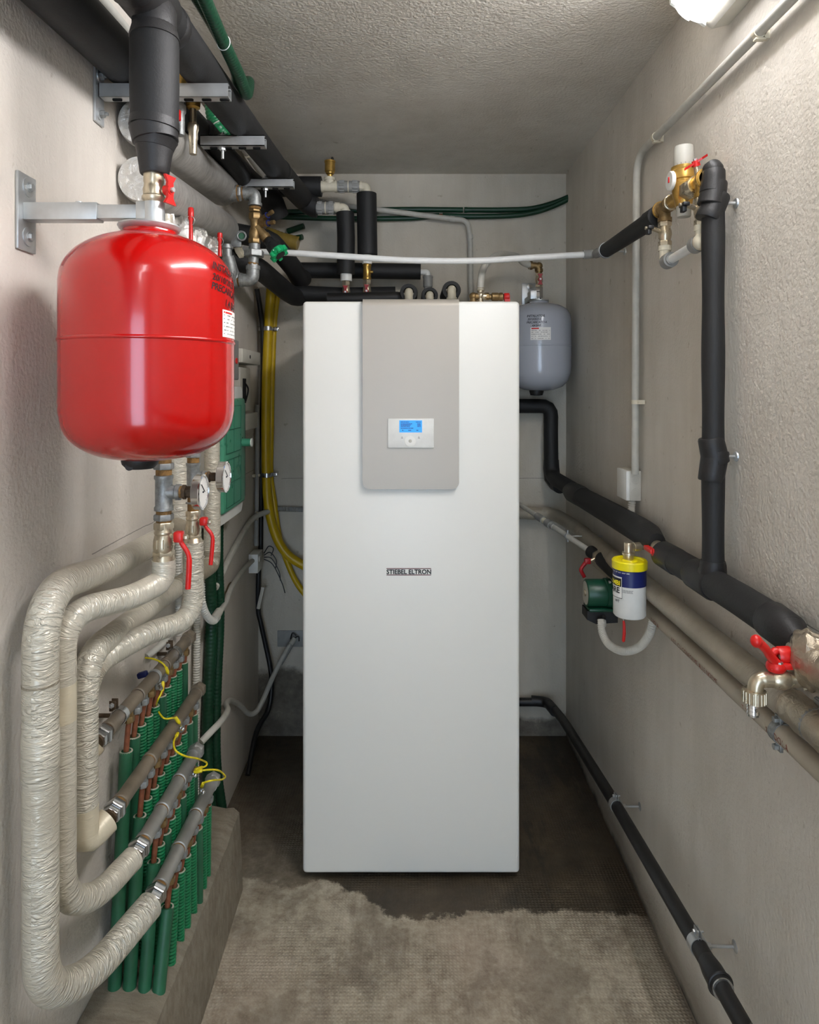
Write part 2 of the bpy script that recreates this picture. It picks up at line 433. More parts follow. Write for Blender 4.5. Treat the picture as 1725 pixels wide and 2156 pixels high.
# wall behind the camera with an open doorway
g = G().box((XL, YF-.1, 0), (-.50, YF, ZC)).box((.32, YF-.1, 0), (XR, YF, ZC)).box((-.50, YF-.1, 2.05), (.32, YF, ZC))
struct('wall_front', g, MT['wall_b'])

# plinth the sleeves go down into
g = G()
nx = 60; rnd = random.Random(3)
prof = []
ys = [(-.3)+(2.02+.3)*i/nx for i in range(nx+1)]
vs = []; fs = []
for i, y in enumerate(ys):
    j = [rnd.uniform(-.004, .004) for _ in range(6)]
    e = -.508+.004*math.sin(y*5)
    pts = [(XL+.001, .262+j[0]), (-.60, .258+j[1]), (-.555, .25+j[2]), (-.532, .249+j[3]), (e-.004, .236+j[4]), (e+.003, .1+j[5]*.6), (e+.006, .0)]
    vs += [V((x, y, z)) for x, z in pts]
m = 7
for i in range(nx):
    for k in range(m-1): fs.append((i*m+k, i*m+k+1, (i+1)*m+k+1, (i+1)*m+k))
fs.append(tuple(nx*m+k for k in range(m))+(len(vs),)); vs.append(V((XL+.001, ys[-1], 0)))
g.add(vs, fs)
obj('concrete_plinth', g, MT['conc'], label='rough raised concrete kerb along the foot of the left wall, under the manifolds', cat='kerb')

# luminaire on the right wall
t = T('wall_luminaire', 'lit white tube lamp fixed high on the right wall near the ceiling', 'lamp', (.64, .25, 2.3))
y0, y1 = .25, 1.43
g = G().prism([(.689, y0, 2.305), (.652, y0, 2.295), (.628, y0, 2.312), (.628, y0, 2.425), (.652, y0, 2.438), (.689, y0, 2.43)], (0, y1-y0, 0))
obj('housing', g, MT['boxgrey'], t)
pr = [(.632, y0+.01, 2.300)]+[(.627-.058*math.sin(PI*k/10), y0+.01, 2.3685-.066*math.cos(PI*k/10)) for k in [q_/3 for q_ in range(31)]]+[(.632, y0+.01, 2.437)]
obj('diffuser_rim', G().prism(pr, (0, y1-y0-.02, 0)), MT['lampdim'], t)
pr = [(.622-.058*math.sin(PI*k/24), y0+.012, 2.3685-.064*math.cos(PI*k/24)) for k in range(3, 22)]+[(.60, y0+.012, 2.42), (.60, y0+.012, 2.317)]
obj('diffuser', G().prism(pr, (0, y1-y0-.018, 0)), MT['lamp'], t)
obj('end_cap', G().prism([(.634, y1-.012, 2.296), (.560, y1-.012, 2.345), (.558, y1-.012, 2.393), (.634, y1-.012, 2.44)], (0, .008, 0)), MT['whitepl'], t)

# ================================================================== HEAT PUMP CABINET
yf = 2.055; S = F/yf
ux0, ux1, uz0, uz1 = (637-CX)/S, (1095-CX)/S, .022, H+(820-634)/S
t = T('heat_pump_cabinet', 'tall white floor-standing heat pump cabinet with taupe centre strip', 'heat pump', ((ux0+ux1)/2, 2.4, 0))
g = G().box((ux0, yf, uz0), (ux1, yf+.045, uz1), .012, 4)
obj('front_panel', g, MT['white'], t)
g = G().box((ux0+.006, yf+.045, .02), (ux1-.006, 2.78, uz1-.004), .006, 2)
obj('casing', g, MT['white'], t)
g = G().box((ux0+.03, yf+.04, 0), (ux1-.03, 2.74, .03), 0)
obj('base', g, MT['dark'], t)  # near-black colour stands in for the shadow gap under the cabinet
yc = 2.036; Sc = F/yc
cx0, cx1 = (763.5-CX)/Sc, (967-CX)/Sc; cz0 = H-(1030-820)/Sc; cz1 = H+(820-628)/Sc
r = .022; out = []
def arcp(cx_, cz_, a0, a1, rr, n=8): return [(cx_+rr*math.cos(a0+(a1-a0)*k/n), cz_+rr*math.sin(a0+(a1-a0)*k/n)) for k in range(n+1)]
low = arcp(cx0+r, cz0+r, PI, 1.5*PI, r)+arcp(cx1-r, cz0+r, 1.5*PI, 2*PI, r)
rows = []
bot = [V((x, yc, z)) for x, z in low]
g = G()
# flat front with rounded lower corners
front = bot+[V((cx1, yc, cz1-.022)), V((cx0, yc, cz1-.022))]
g.prism(front, (0, .015, 0))
# curve over the top edge
vs = []; n = 8
for k in range(n+1):
    a = PI/2*k/n
    yy = yc+.022*(1-math.cos(a)); zz = cz1-.022+.022*math.sin(a)
    vs += [V((cx0, yy, zz)), V((cx1, yy, zz)), V((cx0, yc+.022-(.016)*math.cos(a)+.0, cz1-.022+.014*math.sin(a))), V((cx1, yc+.022-.016*math.cos(a), cz1-.022+.014*math.sin(a)))]
vs += [V((cx0, yc+.10, cz1)), V((cx1, yc+.10, cz1)), V((cx0, yc+.10, cz1-.008)), V((cx1, yc+.10, cz1-.008))]
fs = []
for k in range(n+1):
    b = 4*k; fs += [(b, b+1, b+5, b+4), (b+2, b+6, b+7, b+3), (b, b+4, b+6, b+2), (b+1, b+3, b+7, b+5)]
b = 4*(n+1); fs.append((b, b+1, b+3, b+2))
g.add(vs, fs)
obj('cover_strip', g, MT['taupe'], t, 'taupe metallic strip')
yp = yc-.006; Sp = F/yp
px = lambda p: (p-CX)/Sp
pz = lambda p: H+(820-p)/Sp
cp = obj('control_panel', G().box((px(817), yp, pz(943)), (px(914), yc, pz(881)), .002, 2), MT['whitepl'], t)
obj('display', G().box((px(841), yp-.0006, pz(910.5)), (px(889), yp+.001, pz(885))), MT['lcd'], cp, 'blue-lit display')
g = G(); yy = yp-.0012
for zz, segs in ((888.5, [(844, 862), (876, 886)]), (892.3, [(844, 868), (879, 886)]), (895.0, [(844, 865), (879, 886)]), (897.8, [(844, 863), (879, 886)]), (901.6, [(844, 871)]), (906, [(847, 850), (860, 866), (877, 881)])):
    for a, b in segs:
        x = a
        while x < b:
            w = rnd.uniform(.9, 2.2); g.box((px(x), yy, pz(zz+.8)), (px(min(x+w, b)), yy+.0008, pz(zz-.8))); x += w+.5
obj('display_text', g, MT['blue'], cp)
g = G(); c = V((px(864), yp, pz(928.7)))
g.lathe(c, (0, -1, 0), [(12/Sp, 0), (12/Sp, .0012), (11/Sp, .002), (4/Sp, .001), (3.6/Sp, .0002)], 32)
obj('dial', g, MT['white'], cp)
obj('dial_button', G().lathe(c, (0, -1, 0), [(3.2/Sp, 0), (3.2/Sp, .0016), (2.4/Sp, .0022)], 20), MT['boxgrey'], cp)
g = G()
for sx in (846.8, 882.3):
    g.ring((px(sx), yp-.0004, pz(920)), (0, 1, 0), .0011, .0003, 12, 4); g.box((px(sx-2), yp-.0006, pz(923)), (px(sx+2), yp, pz(922)))
obj('panel_icon', g, MT['greyink'], cp)
g = G()
w0, _ = txt('STIEBEL ELTRON', 1, bold=.03); k = (94/S)/wid(w0)
puttext(g, 'STIEBEL ELTRON', k, lambda x, y: V(((814-CX)/S+x, yf-.0009, H+(820-1208.3)/S+y*1.05)), bold=.03*k)
obj('logo_lettering', g, MT['ink'], t, 'black capital lettering on the front')
for pyy in (1197, 1210.3):
    obj('logo_line', G().box(((814-CX)/S, yf-.0009, H+(820-pyy-.7)/S), ((908-CX)/S, yf+.001, H+(820-pyy+.7)/S)), MT['redink'], t)

# ================================================================== shared fittings
def butterfly(parent, c, ax, span, mat, w=.011, name='handle'):
    """two-wing handle: c centre, ax = stem direction, span = wing direction * half length"""
    c = V(c); ax = V(ax).normalized(); s = V(span); L = s.length; s.normalize(); q = ax.cross(s)
    g = G().cyl(c-ax*.004, c+ax*.008, .009, .008, 16)
    for sg in (1, -1):
        d = s*sg
        pts = [c+d*.004-q*w*.5, c+d*L*.55-q*w*.45, c+d*L-q*w*.95, c+d*L+q*w*.95, c+d*L*.55+q*w*.45, c+d*.004+q*w*.5]
        g.prism([p+ax*.002 for p in pts], ax*.005)
    h = obj(name, g, mat, parent)
    obj('handle_nut', G().hexn(c+ax*.008, c+ax*.013, .0045), MT['zinc'], h)
    return h
def valve_body(parent, p0, p1, r, mat, hexfirst=True):
    p0 = V(p0); p1 = V(p1); d = (p1-p0); L = d.length; u = d.normalized()
    g = G().lathe(p0+u*L*.16, u, [(r*.82, 0), (r*.86, L*.08), (r*1.02, L*.2), (r*1.1, L*.34), (r*1.02, L*.48), (r*.86, L*.6), (r*.82, L*.68)], 28)
    b = obj('body', g, mat, parent)
    obj('hex_end', G().hexn(p0, p0+u*L*.2, r*1.08), mat, parent)
    obj('hex_end', G().hexn(p1-u*L*.2, p1, r*1.08), mat, parent)
    return b

# ================================================================== ABOVE THE CABINET
yv = 2.69; Sv = F/yv
def B(px_, py_, y=yv): return at(px_, py_, y)
# left riser
t = T('insulated_riser', 'black foam-covered vertical pipe above the cabinet, the shorter left one of two', 'pipe', B(727, 600), 'risers above the cabinet')
obj('insulation', G().tube(dens([B(727, 448), B(729, 500), B(728, 577)]), .036, 20), MT['foam'], t)
obj('elbow', G().tube(fil([B(700, 437), B(727, 437), B(727, 452)], .03), .0175, 16).cyl(B(706, 437), B(716, 437), .021).cyl(B(727, 442), B(727, 449), .021), MT['cream_pl'], t)
g = G().cyl(B(667, 438), B(704, 438), .0235, None, 24)
for a in range(12):
    th = 2*PI*a/12
    for c in (674, 697):
        p = B(c, 438)+V((0, math.cos(th)*.0235, math.sin(th)*.0235)); g.box(p-V((.009, .003, .003)), p+V((.009, .003, .003)), .001)
obj('coupling', g, MT['greypl'], t)
obj('seal_ring', G().band(B(686, 438), (1, 0, 0), .0236, .004), MT['cream_pl'], t)
obj('collar', G().cyl(B(729, 577), B(729, 592), .0235, None, 20).cyl(B(729, 574), B(729, 579), .020), MT['whitepl'], t)
t = T('shutoff_valve', 'nickel valve with red wing handle under the left black riser', 'valve', B(729, 625), 'valves on top of the cabinet')
valve_body(t, B(729, 592), B(729, 640), .016, MT['nickel'])
obj('nipple', G().cyl(B(729, 638), V((B(729, 600).x, yv, uz1-.004)), .012), MT['nickel'], t)
butterfly(t, B(729, 617)+V((0, -.024, 0)), (0, -1, 0), (0, 0, .026), MT['darkred'])
# right riser
t = T('insulated_riser', 'black foam-covered vertical pipe above the cabinet, the taller right one of two', 'pipe', B(772, 600), 'risers above the cabinet')
obj('insulation', G().tube(dens([B(772, 408), B(773, 470), B(774, 537)]), .0405, 20), MT['foam'], t)
obj('elbow', G().tube(fil([B(755, 393), B(772, 393), B(772, 412)], .025), .0185, 16).cyl(B(758, 393), B(763, 393), .0215), MT['cream_pl'], t)
g = G().cyl(B(711, 393), B(757, 393), .0225, None, 24)
for a in range(12):
    th = 2*PI*a/12
    for c in (720, 748):
        p = B(c, 393)+V((0, math.cos(th)*.0225, math.sin(th)*.0225)); g.box(p-V((.011, .003, .003)), p+V((.011, .003, .003)), .001)
obj('coupling', g, MT['greypl'], t)
obj('seal_ring', G().band(B(734, 393), (1, 0, 0), .0226, .004), MT['cream_pl'], t)
obj('tee_fitting', G().cyl(B(674, 393), B(712, 393), .0205, None, 20).cyl(B(677, 393), B(682, 393), .0235).cyl(B(705, 393), B(709, 393), .0235)
    .cyl(B(694, 393), B(694, 374), .0185, None, 20).cyl(B(694, 380), B(694, 374), .0215), MT['cream_pl'], t)
obj('collar', G().cyl(B(773, 534), B(773, 552), .018, None, 20).cyl(B(773, 549), B(773, 556), .02), MT['whitepl'], t)
obj('branch_insulation', G().tube(dens([B(560, 393), B(620, 393), B(677, 393)]), .0405, 20), MT['foam'], t)
t = T('air_vent', 'brass automatic air vent with black cap on the white tee under the ceiling', 'air vent', B(695, 374))
obj('body', G().lathe(B(695, 374), (0, 0, 1), [(.009, 0), (.011, .004), (.011, .012), (.0165, .015), (.0175, .02), (.021, .024), (.021, .026), (.0225, .076), (.016, .079), (.002, .0795)][:6]+[(.0205, .060), (.0225, .061), (.0225, .067), (.016, .070), (.002, .0705)], 24), MT['brass'], t)
obj('cap', G().cyl(B(700, 339), B(700, 333), .0055).cyl(B(700, 333.5), B(700, 331), .004), MT['black'], t)
t = T('check_valve', 'plain brass cylindrical valve body under the right black riser', 'valve', B(773, 588))
obj('body', G().lathe(B(773, 589), (0, 0, 1), [(.0155, 0), (.0175, .002), (.0175, .008), (.0160, .011), (.0160, .050), (.0175, .053), (.0175, .060), (.0155, .063)], 24).cyl(B(784, 573)+V((-.008, -.005, 0)), B(786, 573)+V((.0, -.005, 0)), .006), MT['brass'], t)
t = T('shutoff_valve', 'nickel valve with red wing handle under the brass cylinder of the right riser', 'valve', B(773, 625), 'valves on top of the cabinet')
valve_body(t, B(773, 589), B(773, 640), .016, MT['nickel'])
obj('nipple', G().cyl(B(773, 638), V((B(773, 600).x, yv, uz1-.004)), .012), MT['nickel'], t)
butterfly(t, B(773, 615)+V((0, -.024, 0)), (0, -1, 0), (0, 0, .026), MT['darkred'])
# horizontal black pipes behind
y2 = 2.80
t = T('insulated_branch_pipe', 'straight black insulated pipe behind the two risers, upper of the horizontal ones', 'pipe', at(750, 586, y2))
obj('insulation', G().tube(dens([at(620, 569, y2), at(750, 570, y2), at(886, 572, y2)]), .0335, 20), MT['foam'], t)
obj('elbow', G().tube(fil([at(882, 573, y2), at(901, 573, y2), at(901, 588, y2)], .012), .0125, 14), MT['whitepl'], t)
obj('coupling', G().cyl(at(901, 582, y2), at(901, 604, y2), .020).cyl(at(901, 604, y2), at(902, 660, y2), .0165).cyl(at(901, 581, y2), at(901, 585, y2), .0215), MT['greypl'], t)
y3 = 2.72
obj('insulated_branch_pipe', G().tube(dens([at(622, 617, y3), at(720, 622, y3), at(833, 620, y3)]), .0325, 20), MT['foam'],
    label='black insulated pipe lying low behind the cabinet top, below the upper horizontal one', cat='pipe')
obj('insulated_branch_pipe', G().tube(dens([at(690, 630, 2.60), at(770, 628, 2.60), at(848, 626, 2.60)]), lambda u: .024-.004*max(0, u-.9)*10, 18), MT['foamtape'],
    label='thinner black insulated pipe just behind the cabinet top edge, left of the round pipe ends', cat='pipe')
for (px_, py_, yy, rr, lab) in ((861, 616, 2.55, .034, 'leftmost'), (905, 622, 2.55, .032, 'middle'), (951, 611, 2.55, .036, 'rightmost and highest')):
    t = T('insulated_pipe_stub', lab+' of three round black-foam pipe ends with white elbows behind the cabinet top', 'pipe', at(px_, py_, yy), 'pipe ends above the cabinet')
    c = at(px_, py_, yy)
    g = G().lathe(c, (0, 1, 0), [(rr*.58, .0), (rr*.62, -.003), (rr*.95, -.003), (rr, .002), (rr, .2)], 28, False, False)
    obj('insulation', g, MT['foam'], t)
    g = G().sph(c+V((0, -.012, 0)), rr*.47).cyl(c+V((0, -.012, 0)), c+V((0, -.012, -.10)), rr*.46, None, 18).cyl(c+V((0, -.012, -.03)), c+V((0, -.012, -.036)), rr*.56).cyl(c+V((0, 0, 0)), c+V((0, .19, 0)), rr*.45)
    obj('elbow', g, MT['cream_pl'], t)

# safety group
ys_ = 2.33
A = lambda a, b: at(a, b, ys_)
t = T('safety_valve_group', 'brass safety valve group with red cap on the cabinet top, below the arched white hose', 'valve', A(1010, 632))
obj('elbow', G().tube(fil([A(997, 660), A(997, 624), A(1010, 624)], .02), .0121, 16).sph(A(997, 624), .0144).cyl(A(997, 634), A(997, 640), .0152), MT['bronze'], t)
obj('tee_fitting', G().cyl(A(1006, 624), A(1024, 624), .0117).cyl(A(1012, 640), A(1012, 612), .0103).sph(A(1012, 622), .0148), MT['nickel'], t)
obj('hex_nut', G().hexn(A(1020, 624), A(1030, 624), .013), MT['bronze'], t)
obj('body', G().lathe(A(1030, 625), (1, 0, 0), [(.0095, 0), (.0095, .007), (.0148, .011), (.0148, .030), (.013, .034), (.0148, .038), (.0148, .047), (.010, .050)], 24), MT['bronze'], t)
obj('cap', G().lathe(A(1061, 625), (1, 0, 0), [(.0117, 0), (.013, .002), (.014, .018), (.0117, .020)], 16).box(A(1065, 632)-V((.004, .01, .006)), A(1070, 630)+V((.006, .01, 0))), MT['red'], t)
obj('hose_nipple', G().cyl(A(1012, 614), A(1012, 603), .0113).ring(A(1012, 607), (0, 0, 1), .012, .002).ring(A(1012, 611), (0, 0, 1), .012, .002), MT['nickel'], t)
hp = [A(1012, 612), A(1013, 590), at(1020, 562, 2.38), at(1040, 541, 2.46), at(1062, 535, 2.56), at(1088, 540, 2.68), at(1103, 553, 2.73), at(1118, 559, 2.75)]
obj('filling_hose', G().tube(cr(hp, 8), lambda u: .0120+.0015*u, 16), MT['ltgrey'], label='arched whitish hose from the brass safety group to the grey tank', cat='hose')

# ================================================================== GREY EXPANSION TANK
ct = V((.5385, 2.75, 0)); Sg = F/2.75
gz = lambda p: H+(820-p)/Sg
t = T('grey_expansion_vessel', 'pale grey pressure vessel hung on the back wall right of the cabinet', 'tank', (ct.x, ct.y, gz(822)))
o = V((ct.x, ct.y, 0)); R = .1315
P = [(.02, gz(823)), (.06, gz(821)), (.095, gz(814)), (.117, gz(803)), (.1285, gz(786)), (R, gz(770)), (R, gz(731.5)), (R+.0015, gz(731)), (R+.0015, gz(728.5)), (R, gz(728)),
     (R, gz(678)), (.1275, gz(664)), (.115, gz(653)), (.09, gz(645)), (.055, gz(640.5)), (.04, gz(639.5)), (.038, gz(634))]
obj('body', G().lathe(o, (0, 0, 1), P, 64), MT['greytank'], t)
obj('flange', G().lathe(o, (0, 0, 1), [(.02, gz(637.5)), (.036, gz(637)), (.0405, gz(634.5)), (.0405, gz(632.5)), (.034, gz(632.5)), (.012, gz(633.5))], 40), MT['zinc'], t)
obj('bottom_cap', G().lathe(o+V((-.012, -.01, 0)), (0, 0, 1), [(.012, gz(833)), (.025, gz(832)), (.03, gz(824)), (.03, gz(820))], 24), MT['black'], t)
phi0 = math.atan2(-ct.y, -ct.x)                    # direction from the vessel to the viewer
def wrap(o, R, phi, z0):
    return lambda x, y: V((o.x+R*math.cos(phi+x/R), o.y+R*math.sin(phi+x/R), z0+y))
g = G()
for s, pxs, pyb in (('INSTALLATO IL', -24, 674), ('20/10/2025 E', -23, 680.5), ('PRECARICATO A', -25, 687), ('4,4 BAR', -14, 693.5)):
    puttext(g, s, .0125, wrap(o, R+.0006, phi0+math.asin(pxs/Sg/R), gz(pyb)), shear=.25, sp=.82, bold=.0001)
obj('handwriting', g, MT['ink'], t)
f = wrap(o, R+.0004, phi0, 0)
def patch(g, f, x0, x1, z0, z1, n=10):
    vs = []; fs = []
    for i in range(n+1):
        x = x0+(x1-x0)*i/n; vs += [f(x, z0), f(x, z1)]
    for i in range(n): fs.append((2*i, 2*i+2, 2*i+3, 2*i+1))
    g.add(vs, fs)
g = G(); patch(g, f, -17/Sg, 24/Sg, gz(720.5), gz(695)); st = obj('sticker', g, MT['paper'], t)
g = G(); f2 = wrap(o, R+.0008, phi0, 0)
for r_, z_ in enumerate((701.5, 705, 709, 713, 717.5)):
    x = -15
    while x < 22:
        w = rnd.uniform(1, 5); patch(g, f2, x/Sg, min(x+w, 22)/Sg, gz(z_+.6), gz(z_-.3), 2); x += w+rnd.choice((.8, .8, 4))
obj('sticker_text', g, MT['greyink'], st)
g = G(); patch(g, f2, -15/Sg, 0/Sg, gz(698.7), gz(696.2), 3); obj('sticker_logo', g, MT['red'], st)
a = o+V((0, 0, 0)); zz = lambda p: V((ct.x, ct.y, gz(p)))
t = T('tank_shutoff_valve', 'bronze valve with red wing handle on top of the grey tank', 'valve', zz(632))
obj('elbow', G().tube(fil([zz(580), zz(559), zz(559)+V((-.045, 0, 0))], .02), .0135, 16).sph(zz(560), .0155).cyl(zz(566), zz(572), .017).cyl(zz(559)+V((-.036, 0, 0)), zz(559)+V((-.028, 0, 0)), .018), MT['bronze'], t)
obj('ring_nut', G().cyl(zz(559)+V((-.044, 0, 0)), zz(559)+V((-.038, 0, 0)), .0155), MT['nickel'], t)
valve_body(t, zz(605), zz(575), .0145, MT['nickel'])
butterfly(t, zz(590)+V((0, -.022, 0)), (0, -1, 0), (0, 0, .022), MT['darkred'])
obj('coupling_nut', G().hexn(zz(628), zz(605), .0165).cyl(zz(634), zz(628), .012), MT['chrome'], t)
t = T('tank_wall_bracket', 'zinc wall bracket holding the grey tank to the back wall', 'bracket', at(1115, 640, 2.91))
obj('wall_plate', G().box((at(1100, 0, 2.9).x, 2.911, at(0, 642, 2.9).z), (at(1131, 0, 2.9).x, 2.916, at(0, 595, 2.9).z), .002), MT['zinc'], t)
obj('arm', G().box((at(1108, 0, 2.87).x, 2.80, gz(631)), (at(1120, 0, 2.87).x, 2.913, gz(618)), .001).box((at(1112, 0, 2.8).x, 2.74, gz(630)), (ct.x+.012, 2.81, gz(612)), .001), MT['zinc'], t)
c = at(1116, 603, 2.908)
obj('washer', G().lathe(c+V((0, .004, 0)), (0, -1, 0), [(.011, 0), (.011, .002), (.004, .003)], 20), MT['steelnut'], t)

# ================================================================== BACK WALL PIPES
def onb(p, q, off): return at(p, q, YB-off)
obj('copper_line_in_green_sleeve', G().tube(cr([onb(575, 447, .016), onb(700, 444, .016), onb(850, 441, .016), onb(975, 442, .016)], 6), .0115, 14)
    .tube(cr([onb(981, 442, .016), onb(1060, 442, .016), onb(1120, 439, .018), onb(1170, 426, .022), onb(1212, 408, .03)], 6), .0115, 14)
    .tube([onb(978, 442, .016), onb(984, 442, .016)], .0125), MT['hosegreen'], label='upper of the two green-sleeved pipes along the back wall', cat='pipe', group='green pipes on the back wall')
t = T('copper_line_in_green_sleeve', 'lower of the two green-sleeved pipes along the back wall, with a bare copper joint', 'pipe', onb(900, 465, .016), 'green pipes on the back wall')
obj('sleeve', G().tube(cr([onb(575, 456, .016), onb(700, 460, .016), onb(850, 460, .016), onb(925, 454, .016)], 6), .0115, 14)
    .tube(cr([onb(932, 454, .018), onb(1000, 456, .018), onb(1090, 453, .018), onb(1150, 440, .022), onb(1212, 412, .034)], 6), .0115, 14), MT['hosegreen'], t)
obj('joint', G().tube([onb(922, 454, .017), onb(934, 454, .017)], .008), MT['copper'], t)
p = [onb(640, 421, .045), onb(700, 430, .045), onb(793, 441, .042), onb(950, 461, .035), onb(985, 464, .03), onb(990, 500, .018), onb(991, 560, .018), onb(992, 640, .018)]
t = T('back_wall_conduit', 'grey electrical conduit bending down the back wall behind the risers', 'conduit', onb(990, 640, .02))
obj('conduit', G().tube(fil(p, .05), .0115, 14), MT['ltgrey'], t)
obj('bend_socket', G().tube([onb(948, 461, .035), onb(958, 462.5, .034)], .0133).tube([onb(990, 494, .018), onb(990, 503, .018)], .0133), MT['ltgrey'], t)
obj('flexible_end', G().tube(cr([onb(655, 416, .05), onb(670, 424, .05), onb(693, 430, .05)], 10), .014, 14, corr=.008, amp=.08), MT['greypl'], t)
for (a, b, c, d, lab) in ((606, 487, 640, 476, 'short cut-off green pipe stub plastered into the back wall, upper one'), (612, 503, 637, 499, 'short green pipe stub behind the amber sleeve, lower one')):
    obj('cut_pipe_stub', G().tube([onb(a, b, .012), onb(c, d, .03)], .0125, 14), MT['hosegreen'], label=lab, cat='pipe', group='cut green stubs')
obj('amber_sleeve', G().tube(dens([onb(560, 492, .034), onb(596, 505, .034), onb(628, 513, .034)], .006), lambda u: .031+.001*math.sin(u*60), 20), MT['amber'], label='amber plastic sleeve end behind the green balancing knob', cat='pipe')

# white pipe crossing
yw = 2.27
t = T('crossing_water_pipe', 'long sagging white plastic pipe crossing in front of the risers', 'pipe', at(900, 550, yw))
pp = [at(527, 530, 2.30), at(600, 532, 2.29), at(700, 538, 2.28), at(860, 548, yw), at(1000, 549, yw), at(1110, 543, yw), at(1232, 536, yw)]
obj('pipe', G().tube(cr(pp, 8), .0108, 18), MT['whitepipe'], t)
obj('coupling', G().cyl(at(1229, 536, yw), at(1250, 534.5, yw), .0150, None, 20), MT['greypl'], t)
obj('collar', G().cyl(at(1250, 534.5, yw), at(1258, 534, yw), .0115, None, 20), MT['cream_pl'], t)
obj('coupling', G().cyl(at(512, 527, 2.30), at(530, 530, 2.30), .015, None, 20), MT['greypl'], t)

# ================================================================== RIGHT WALL
X = .63
t = T('insulated_branch_to_mixer', 'short sagging black foam pipe rising from the white crossing pipe to the mixing valve', 'pipe', atx(1275, 545, X))
q = [atx(1262, 531, .625), atx(1275, 528, X), atx(1300, 512, X), atx(1345, 482, X), atx(1386, 455, X), atx(1392, 452, X)]
obj('insulation', G().tube(cr(q[1:5], 8), lambda u: .0225+.002*u, 20).tube([atx(1368, 466, X), atx(1386, 454, X)], .0265), MT['foam'], t)
obj('elbow', G().tube(fil([at(1256, 534, yw), q[0], q[1]], .02), .016, 16), MT['greypl'], t)
obj('clamp', G().band(atx(1277, 527, X), (q[2]-q[1]), .0235, .014, .002), MT['zinc'], t)
w = V((XR, atx(1277, 527, X).y, atx(1277, 527, X).z-.004))
obj('stud', G().cyl(atx(1277, 527, X), w, .0035).lathe(w, (-1, 0, 0), [(.012, 0), (.011, .003), (.005, .005)], 16), MT['zinc'], t)

# mixing valve
zA = 1.968
def Q(px_, dz=0, dx=0): y = F*X/(px_-CX); return V((X+dx, y, zA+dz))
t = T('thermostatic_mixing_valve', 'brass thermostatic mixing valve with grey caps high on the right wall', 'valve', Q(1440, -.04))
c = Q(1440)
obj('body', G().lathe(c, (0, 0, 1), [(.012, -.030), (.018, -.028), (.021, -.012), (.0245, -.004), (.0255, .012), (.0265, .014), (.0265, .022), (.0245, .024), (.0245, .030), (.027, .032), (.027, .040), (.026, .052), (.0275, .054), (.0275, .061), (.02, .064)], 32)
    .cyl(Q(1417), Q(1466), .0165, None, 20), MT['brass'], t)
k = obj('top_cap', G().lathe(c, (0, 0, 1), [(.0215, .058), (.0222, .06), (.0218, .082), (.0212, .104), (.0205, .108), (.006, .110), (.004, .113)], 28), MT['capgrey'], t)
g = G()
for j in range(5):
    fn = wrap(V((c.x, c.y, 0)), .0226, math.atan2(-c.y, -c.x)-.7+.4*j, c.z+.063)
    puttext(g, str(j+1) if j < 3 else 'I', .0055, fn)
obj('scale_marks', g, MT['ink'], k)
obj('lower_cap', G().lathe(c, (0, 0, -1), [(.0155, .026), (.0165, .030), (.0160, .050), (.0145, .053), (.003, .0535)], 28), MT['capgrey'], t)
gc = c+V((-.030, .002, .030))
d = obj('thermometer', G().lathe(gc+V((.006, 0, 0)), (-1, 0, 0), [(.020, 0), (.022, .002), (.022, .007), (.020, .009), (.0005, .009)], 32), MT['whitepl'], t)
obj('pointer', G().box(gc+V((-.0045, -.003, -.004)), gc+V((-.003, .003, .009)), .0005), MT['red'], d)
obj('union_nut', G().hexn(Q(1448), Q(1460), .0225).cyl(Q(1460), Q(1468), .0205), MT['nickel'], t)
obj('union_nut', G().hexn(Q(1418), Q(1411), .0185).ring(Q(1415), (0, 1, 0), .0175, .002), MT['nickel'], t)
for pa, pb, nm, lab in ((1411, 1390, 'pipe_tee', 'brass tee joining the black foam branch below left of the mixing valve'), (1468, 1488, 'pipe_tee', 'brass tee between the mixing valve and the wrapped black riser')):
    t = T(nm, lab, 'pipe fitting', Q((pa+pb)/2, -.03))
    a_, b_ = Q(pa), Q(pb); m_ = (a_+b_)/2
    obj('body', G().cyl(a_, b_, .0155, None, 20).cyl(a_, a_.lerp(b_, .15), .0185, None, 20).cyl(b_, b_.lerp(a_, .18), .0195, None, 20).cyl(m_, m_+V((0, 0, -.034)), .0135, None, 20).cyl(m_+V((0, 0, -.026)), m_+V((0, 0, -.036)), .0165, None, 20), MT['brass' if pa == 1468 else 'bronze'], t)
    obj('press_ring', G().band(b_.lerp(a_, .1), b_-a_, .0195, .006, .002), MT['brass'], t)
    v = T('bypass_ball_valve', ('left' if pa == 1411 else 'right')+' of two small ball valves with black T handles under the mixing valve', 'valve', m_+V((0, 0, -.11)), 'bypass valves')
    valve_body(v, m_+V((0, 0, -.036)), m_+V((0, 0, -.095)), .015, MT['nickel'])
    hc = m_+V((-.034, -.004, -.052))
    obj('stem', G().cyl(m_+V((-.01, 0, -.06)), hc, .0055), MT['nickel'], v)
    h = obj('handle', G().box(hc-V((.012, .014, .004)), hc+V((.002, .014, .004)), .002).box(hc-V((.012, .008, .016)), hc+V((-.002, .008, .0)), .002), MT['black'], v)
    obj('handle_screw', G().cyl(hc-V((.016, 0, 0)), hc-V((.012, 0, 0)), .004), MT['nickel'], h)
m1 = (Q(1411)+Q(1390))/2+V((0, 0, -.095)); m2 = (Q(1468)+Q(1488))/2+V((0, 0, -.095))
t = T('bypass_pipe', 'short white bypass pipe with cream elbows under the mixing valve', 'pipe', m1+V((0, 0, -.05)))
b1 = m1+V((0, 0, -.042)); b2 = m2+V((0, 0, -.035))
obj('pipe', G().cyl(b1, b2, .0105, None, 20), MT['whitepipe'], t)
dd = (b2-b1).normalized()
